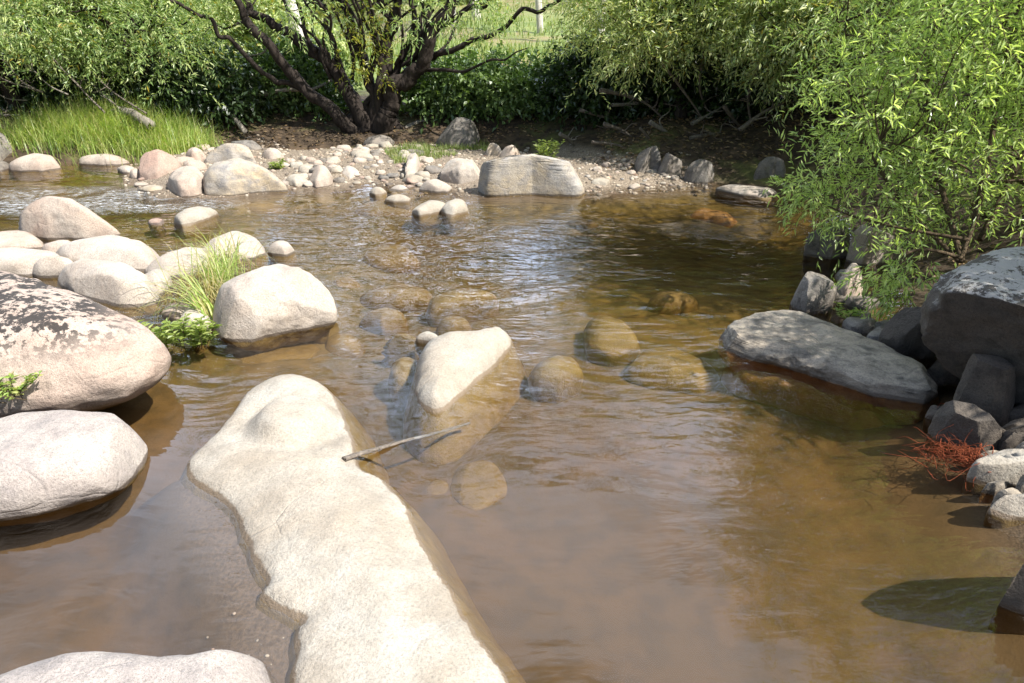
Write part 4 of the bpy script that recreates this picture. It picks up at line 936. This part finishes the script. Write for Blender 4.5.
def tussock():
    t0 = at(214, 300, .05); b = np.array([t0[0], t0[1] + .05, .0]); t = empty('grass_tussock', b); tag(t, 'green and straw-coloured grass tussock growing between the plump cream boulder and flat rocks', 'grass tussock')
    def grp(px, py, n, sx): 
        c = at(px, py, .05)[:2]; p = c + RNG.normal(size=(n, 2)) * sx; return np.column_stack([p, np.full(n, .02)])
    blades('green_blades', np.concatenate([grp(218, 282, 130, .05), grp(226, 272, 60, .06)]), RNG.uniform(.18, .45, 190), .006, (.95, np.array([-.35, .1, 0])), M['grass'], b, t)
    blades('arching_blades', grp(208, 316, 34, .03), RNG.uniform(.35, .55, 34), .010, (1.1, np.array([-1.6, .2, 0])), M['grass'], b, t)
    blades('dry_blades', np.concatenate([grp(205, 296, 150, .09), grp(228, 262, 70, .08)]), RNG.uniform(.25, .55, 220), .006, (1.7, np.array([-.2, -.1, 0])), M['straw'], b, t, 6)
tussock()

def sprig(label, px, py, z, n, h, seed, mat='weed', L=.062, W=.02, spread=.06, group=None):
    rs = np.random.default_rng(seed); b = at(px, py, z); t = empty('leafy_weed', b); tag(t, label, 'weed', group)
    w = Wood(); C = []; D = []
    for i in range(n):
        a = b + np.array([rs.normal() * spread * .4, rs.normal() * spread * .4, -.02]); e = a + np.array([rs.normal() * spread, rs.normal() * spread, h * rs.uniform(.6, 1.1)])
        P = w.tube(wiggle(a, e, 3, .04, rs), .003, .0012, 4, 4)
        for j in range(3, len(P)):
            for s in range(3):
                az = rs.uniform(0, 6.28); C.append(P[j]); D.append((math.cos(az), math.sin(az), .35))
    w.build('stems', M['twig'], b, t)
    C = np.array(C); leaf_mesh('leaves', C, np.array(D), L * rs.uniform(.6, 1.2, len(C)), W, M[mat], b, t)
sprig('lime green leafy sprig in the water below the tussock', 200, 345, .0, 9, .17, 701)
sprig('lime green leafy sprig against the edge of the lichen-crusted boulder', 173, 346, .0, 7, .19, 702)
sprig('small green weed in a crack of the lichen-crusted boulder', 8, 396, .20, 12, .12, 703, 'grass', .035, .014, .1)
sprig('tiny green sprig on the face of the lichen-crusted boulder', 2, 358, .30, 5, .09, 704, 'grass', .03, .012, .05)
sprig('yellow-green weed behind the corner of the big squared boulder', 545, 160, .10, 14, .26, 705, 'weed', .06, .02, .16)
sprig('small yellow-green weed beside the orange-tinted stone', 281, 171, .06, 8, .15, 706, 'weed', .06, .02, .08)
sprig('small weed by the shaded rocks below the near willow bush', 793, 196, .02, 7, .25, 707, 'leaf_bram', .07, .03, .12)
sprig('tiny green shoot beside the angular dark block', 846, 318, .03, 5, .10, 708, 'grass', .05, .008, .05)
def bar_weeds():
    n = 2600; poly = np.array([at(x, y)[:2] for x, y in [(395, 172), (440, 166), (478, 160), (500, 158), (490, 150), (440, 149), (400, 152), (385, 160)]])
    P = []
    while len(P) < n:
        p = RNG.uniform(poly.min(0), poly.max(0)); 
        if sdf_poly(p[None], poly)[0] > 0 and noise.noise(Vector((p[0] * 2.5, p[1] * 2.5, 1))) > -.12: P.append(p)
    P = np.array(P); B = np.column_stack([P, ground_z(P)])
    o = blades('bar_weeds', B, RNG.uniform(.04, .13, n), .008, (.7, None), M['meadow'], seg=2); tag(o, 'short pale green weeds covering the top of the gravel bar', 'weeds', kind='stuff')
bar_weeds()
def meadow():
    n = 26000; y = 14.3 + 26 * RNG.random(n) ** 1.7; x = RNG.uniform(-.55, .50, n) * (y + 3); P = np.column_stack([x, y])
    keep = np.array([noise.noise(Vector((p[0] * .5, p[1] * .5, 7))) > -.25 for p in P]); P = P[keep]; n = len(P)
    B = np.column_stack([P, ground_z(P)])
    o = blades('meadow_grass', B, RNG.uniform(.10, .34, n), .035, (.6, None), M['meadow'], seg=2); tag(o, 'sunny green pasture on the slope beyond the river', 'grass', kind='stuff')
meadow()
def litter():
    P = []
    for (x0, x1, y0, y1, n) in ((-6, 1, 10.7, 12.4, 1500), (1.2, 5, 8.6, 10.5, 1500), (3, 5, 3, 8, 700)):
        P.append(np.column_stack([RNG.uniform(x0, x1, n), RNG.uniform(y0, y1, n)]))
    P = np.concatenate(P); z = ground_z(P); k = z > .02; P, z = P[k], z[k]; n = len(P); az = RNG.uniform(0, 6.28, n)
    o = leaf_mesh('leaf_litter', np.column_stack([P, z + .012]), np.column_stack([np.cos(az), np.sin(az), RNG.normal(size=n) * .2]), .07, .03, M['litter']); tag(o, 'brown fallen leaves on the shaded banks', 'leaf litter', kind='stuff')
litter()

# ------------------------------------------------------------------ dead wood
def stick(label, pts, r0, r1, mat='darkdead', side=0, seed=0, name='dead_branch', group=None, cat='branch', sides=7, flat=1.0):
    w = Wood(); rs = np.random.default_rng(seed); P = w.tube(pts, r0, r1, sides, 6, .12, seed, flat)
    L = np.linalg.norm(P[-1] - P[0])
    for i in range(side):
        j = rs.integers(len(P) // 4, len(P) - 1); d = rs.normal(size=3); d[2] = abs(d[2]) * .6; d /= np.linalg.norm(d)
        w.tube(wiggle(P[j], P[j] + d * L * rs.uniform(.2, .45), 3, .1, rs), max(.004, r0 * .4), .002, 4, 3)
    o = w.build(name, M[mat], P[0]); tag(o, label, cat, group); return o
stick('flat grey driftwood stick lying off the long pale slab into the water', [at(344, 459, .045), at(362, 453, .028), at(380, 448, .012), at(404, 441, .0), at(436, 433, -.02), at(470, 423, -.07)], .017, .007, 'darkdead', 0, 1, 'driftwood', None, 'driftwood', flat=.55)
stick('pale bare pole leaning on the far bank beyond the river grass', [atY(246, 133, 10.9), atY(232, 115, 11.2), atY(212, 93, 11.6)], .045, .02, 'deadwood', 1, 2)
stick('grey weathered log poking out of the river grass', [atY(112, 112, 10.6), atY(128, 112, 10.4), atY(142, 119, 10.2), atY(152, 126, 10.1)], .05, .07, 'deadwood', 3, 3, 'dead_log', None, 'log')
stick('pale broken branch caught across the lower limbs of the dark willow', [atY(264, 94, 11.6), atY(285, 90, 11.5), atY(312, 89, 11.6), atY(332, 80, 11.8)], .035, .02, 'deadwood', 1, 4)
stick('pale twisted twig hanging in front of the leaning gum trunk', [atY(250, 56, 11.7), atY(264, 52, 11.6), atY(270, 38, 11.6), atY(284, 18, 11.6)], .016, .008, 'deadwood', 1, 5)
stick('pale gnarled root loop beside the foot of the dark willow', [atY(402, 134, 11.3), atY(412, 125, 11.4), atY(424, 122, 11.5), atY(430, 127, 11.4)], .05, .025, 'deadwood', 1, 6, 'tree_root', None, 'root')
GD = 'bare dead branches in the shaded hollow'
rs = random.Random(5)
specs = [([(612, 105), (640, 103), (655, 96)], 10.2, 'deadwood'), ([(604, 124), (625, 132), (645, 150)], 9.6, 'darkdead'), ([(560, 134), (570, 140), (580, 154)], 9.8, 'deadwood'),
         ([(650, 122), (676, 138), (700, 152)], 9.5, 'deadwood'), ([(692, 124), (706, 116), (722, 107)], 9.6, 'deadwood'), ([(724, 106), (734, 120), (742, 128)], 9.5, 'darkdead'),
         ([(658, 150), (668, 156), (690, 158), (696, 154)], 9.2, 'darkdead'), ([(735, 164), (752, 154), (766, 148)], 9.0, 'deadwood'), ([(600, 90), (640, 100), (672, 126)], 10.0, 'darkdead'),
         ([(690, 138), (720, 134), (752, 140)], 9.3, 'darkdead'), ([(740, 130), (764, 112), (790, 100)], 9.0, 'darkdead'), ([(700, 160), (730, 150), (775, 150)], 9.1, 'darkdead'),
         ([(580, 110), (610, 118), (640, 116)], 10.4, 'darkdead'), ([(660, 60), (690, 100), (710, 130)], 9.6, 'darkdead'), ([(705, 50), (700, 90), (716, 128)], 9.9, 'darkdead'),
         ([(760, 60), (748, 100), (756, 140)], 9.4, 'darkdead'), ([(640, 128), (652, 140), (672, 146)], 9.3, 'darkdead'), ([(592, 142), (620, 146), (640, 160)], 9.3, 'darkdead')]
for i, (px, Y, mt) in enumerate(specs):
    stick('bare dead branch tangled in the dark hollow under the pale willows', [atY(x, y, Y + .15 * j) for j, (x, y) in enumerate(px)], rs.uniform(.018, .034), .008, mt, 4, 20 + i, 'dead_branch', GD)
GL = 'bare grey branches under the left willows'
for i in range(16):
    x = rs.uniform(-30, 150); y = rs.uniform(84, 118); a = rs.uniform(-.9, -.1); L = rs.uniform(40, 90); Y = rs.uniform(9.9, 10.8)
    pts = [atY(x, y, Y), atY(x - L * .5 * math.cos(a), y + L * .5 * math.sin(a) + 5, Y + .1), atY(x - L * math.cos(a), y + L * math.sin(a), Y + .3)]
    stick('bare grey branch sticking out of the shade under the left willows', pts, rs.uniform(.010, .02), .004, 'darkdead' if i % 3 else 'deadwood', 3, 60 + i, 'dead_branch', GL)

def red_roots():
    rs = np.random.default_rng(44); w = Wood(); b = at(955, 455, .02)
    a0 = at(978, 462, .06)
    for i in range(75):
        e = at(rs.normal(928, 18), rs.normal(447, 11), 0) ; e[2] = rs.uniform(-.02, .05)
        s = a0 + rs.normal(size=3) * np.array([.03, .03, .015])
        w.tube(wiggle(s, s + (e - s) * rs.uniform(.35, 1.1), 5, .11, rs), .0019, .0007, 4, 3)
    for i in range(60):
        c = at(rs.normal(945, 16), rs.normal(455, 10), .03); d = rs.normal(size=3) * .05
        w.tube(wiggle(c, c + d, 2, .1, rs), .0016, .0008, 3, 2)
    for i in range(8):
        s = a0 + rs.normal(size=3) * .02; w.tube(wiggle(s, at(rs.normal(972, 5), rs.normal(484, 6), -.01), 4, .1, rs), .002, .001, 4, 3)
    o = w.build('root_tuft', M['redroot'], b); tag(o, 'tangle of fine red roots trailing in the water by the black stones', 'roots')
red_roots()

# ------------------------------------------------------------------ light
sun_az, sun_el = math.atan2(.87, -.50), R(50)          # azimuth measured from +Y towards +X
wd = bpy.data.worlds.new('World'); S.world = wd; wd.use_nodes = True
nt = wd.node_tree; bg = nt.nodes['Background']
sky = nt.nodes.new('ShaderNodeTexSky'); sky.sky_type = 'NISHITA'; sky.sun_disc = False
sky.sun_elevation = sun_el; sky.sun_rotation = sun_az; sky.air_density = 1.0; sky.dust_density = 1.5
tc = nt.nodes.new('ShaderNodeTexCoord'); cn = nt.nodes.new('ShaderNodeTexNoise'); cn.inputs['Scale'].default_value = 2.2; cn.inputs['Detail'].default_value = 7
mp = nt.nodes.new('ShaderNodeMapping'); mp.inputs['Scale'].default_value = (1, 1, 2.2); nt.links.new(tc.outputs['Generated'], mp.inputs[0]); nt.links.new(mp.outputs[0], cn.inputs['Vector'])
sx = nt.nodes.new('ShaderNodeSeparateXYZ'); nt.links.new(tc.outputs['Generated'], sx.inputs[0])
yb = nt.nodes.new('ShaderNodeMapRange'); nt.links.new(sx.outputs[1], yb.inputs[0]); yb.inputs[1].default_value = .1; yb.inputs[2].default_value = .8; yb.inputs[3].default_value = -.12; yb.inputs[4].default_value = .20
ad = nt.nodes.new('ShaderNodeMath'); ad.operation = 'ADD'; nt.links.new(cn.outputs['Fac'], ad.inputs[0]); nt.links.new(yb.outputs[0], ad.inputs[1])
cr = nt.nodes.new('ShaderNodeValToRGB'); cr.color_ramp.elements[0].position = .48; cr.color_ramp.elements[1].position = .66; nt.links.new(ad.outputs[0], cr.inputs[0])
cm = nt.nodes.new('ShaderNodeMix'); cm.data_type = 'RGBA'; nt.links.new(cr.outputs[0], cm.inputs[0]); nt.links.new(sky.outputs[0], cm.inputs[6]); cm.inputs[7].default_value = (20, 23.5, 30, 1)
nt.links.new(cm.outputs[2], bg.inputs[0]); bg.inputs[1].default_value = .085
sd = bpy.data.lights.new('sun', 'SUN'); sd.energy = 5.0; sd.angle = R(.53); sd.color = (1, .965, .91)
so = bpy.data.objects.new('sun', sd); COL.objects.link(so)
to = Vector((math.sin(sun_az) * math.cos(sun_el), math.cos(sun_az) * math.cos(sun_el), math.sin(sun_el)))
so.rotation_euler = to.to_track_quat('Z', 'Y').to_euler(); so.location = to * 30
vs = S.view_settings; vs.view_transform = 'Standard'; vs.look = 'None'; vs.gamma = 1; vs.exposure = .98
S.render.engine = 'CYCLES'; S.cycles.use_denoising = True
S.cycles.max_bounces = 8; S.cycles.diffuse_bounces = 3; S.cycles.glossy_bounces = 3; S.cycles.transparent_max_bounces = 16; S.cycles.transmission_bounces = 4
S.cycles.volume_bounces = 0; S.cycles.caustics_reflective = False; S.cycles.caustics_refractive = False
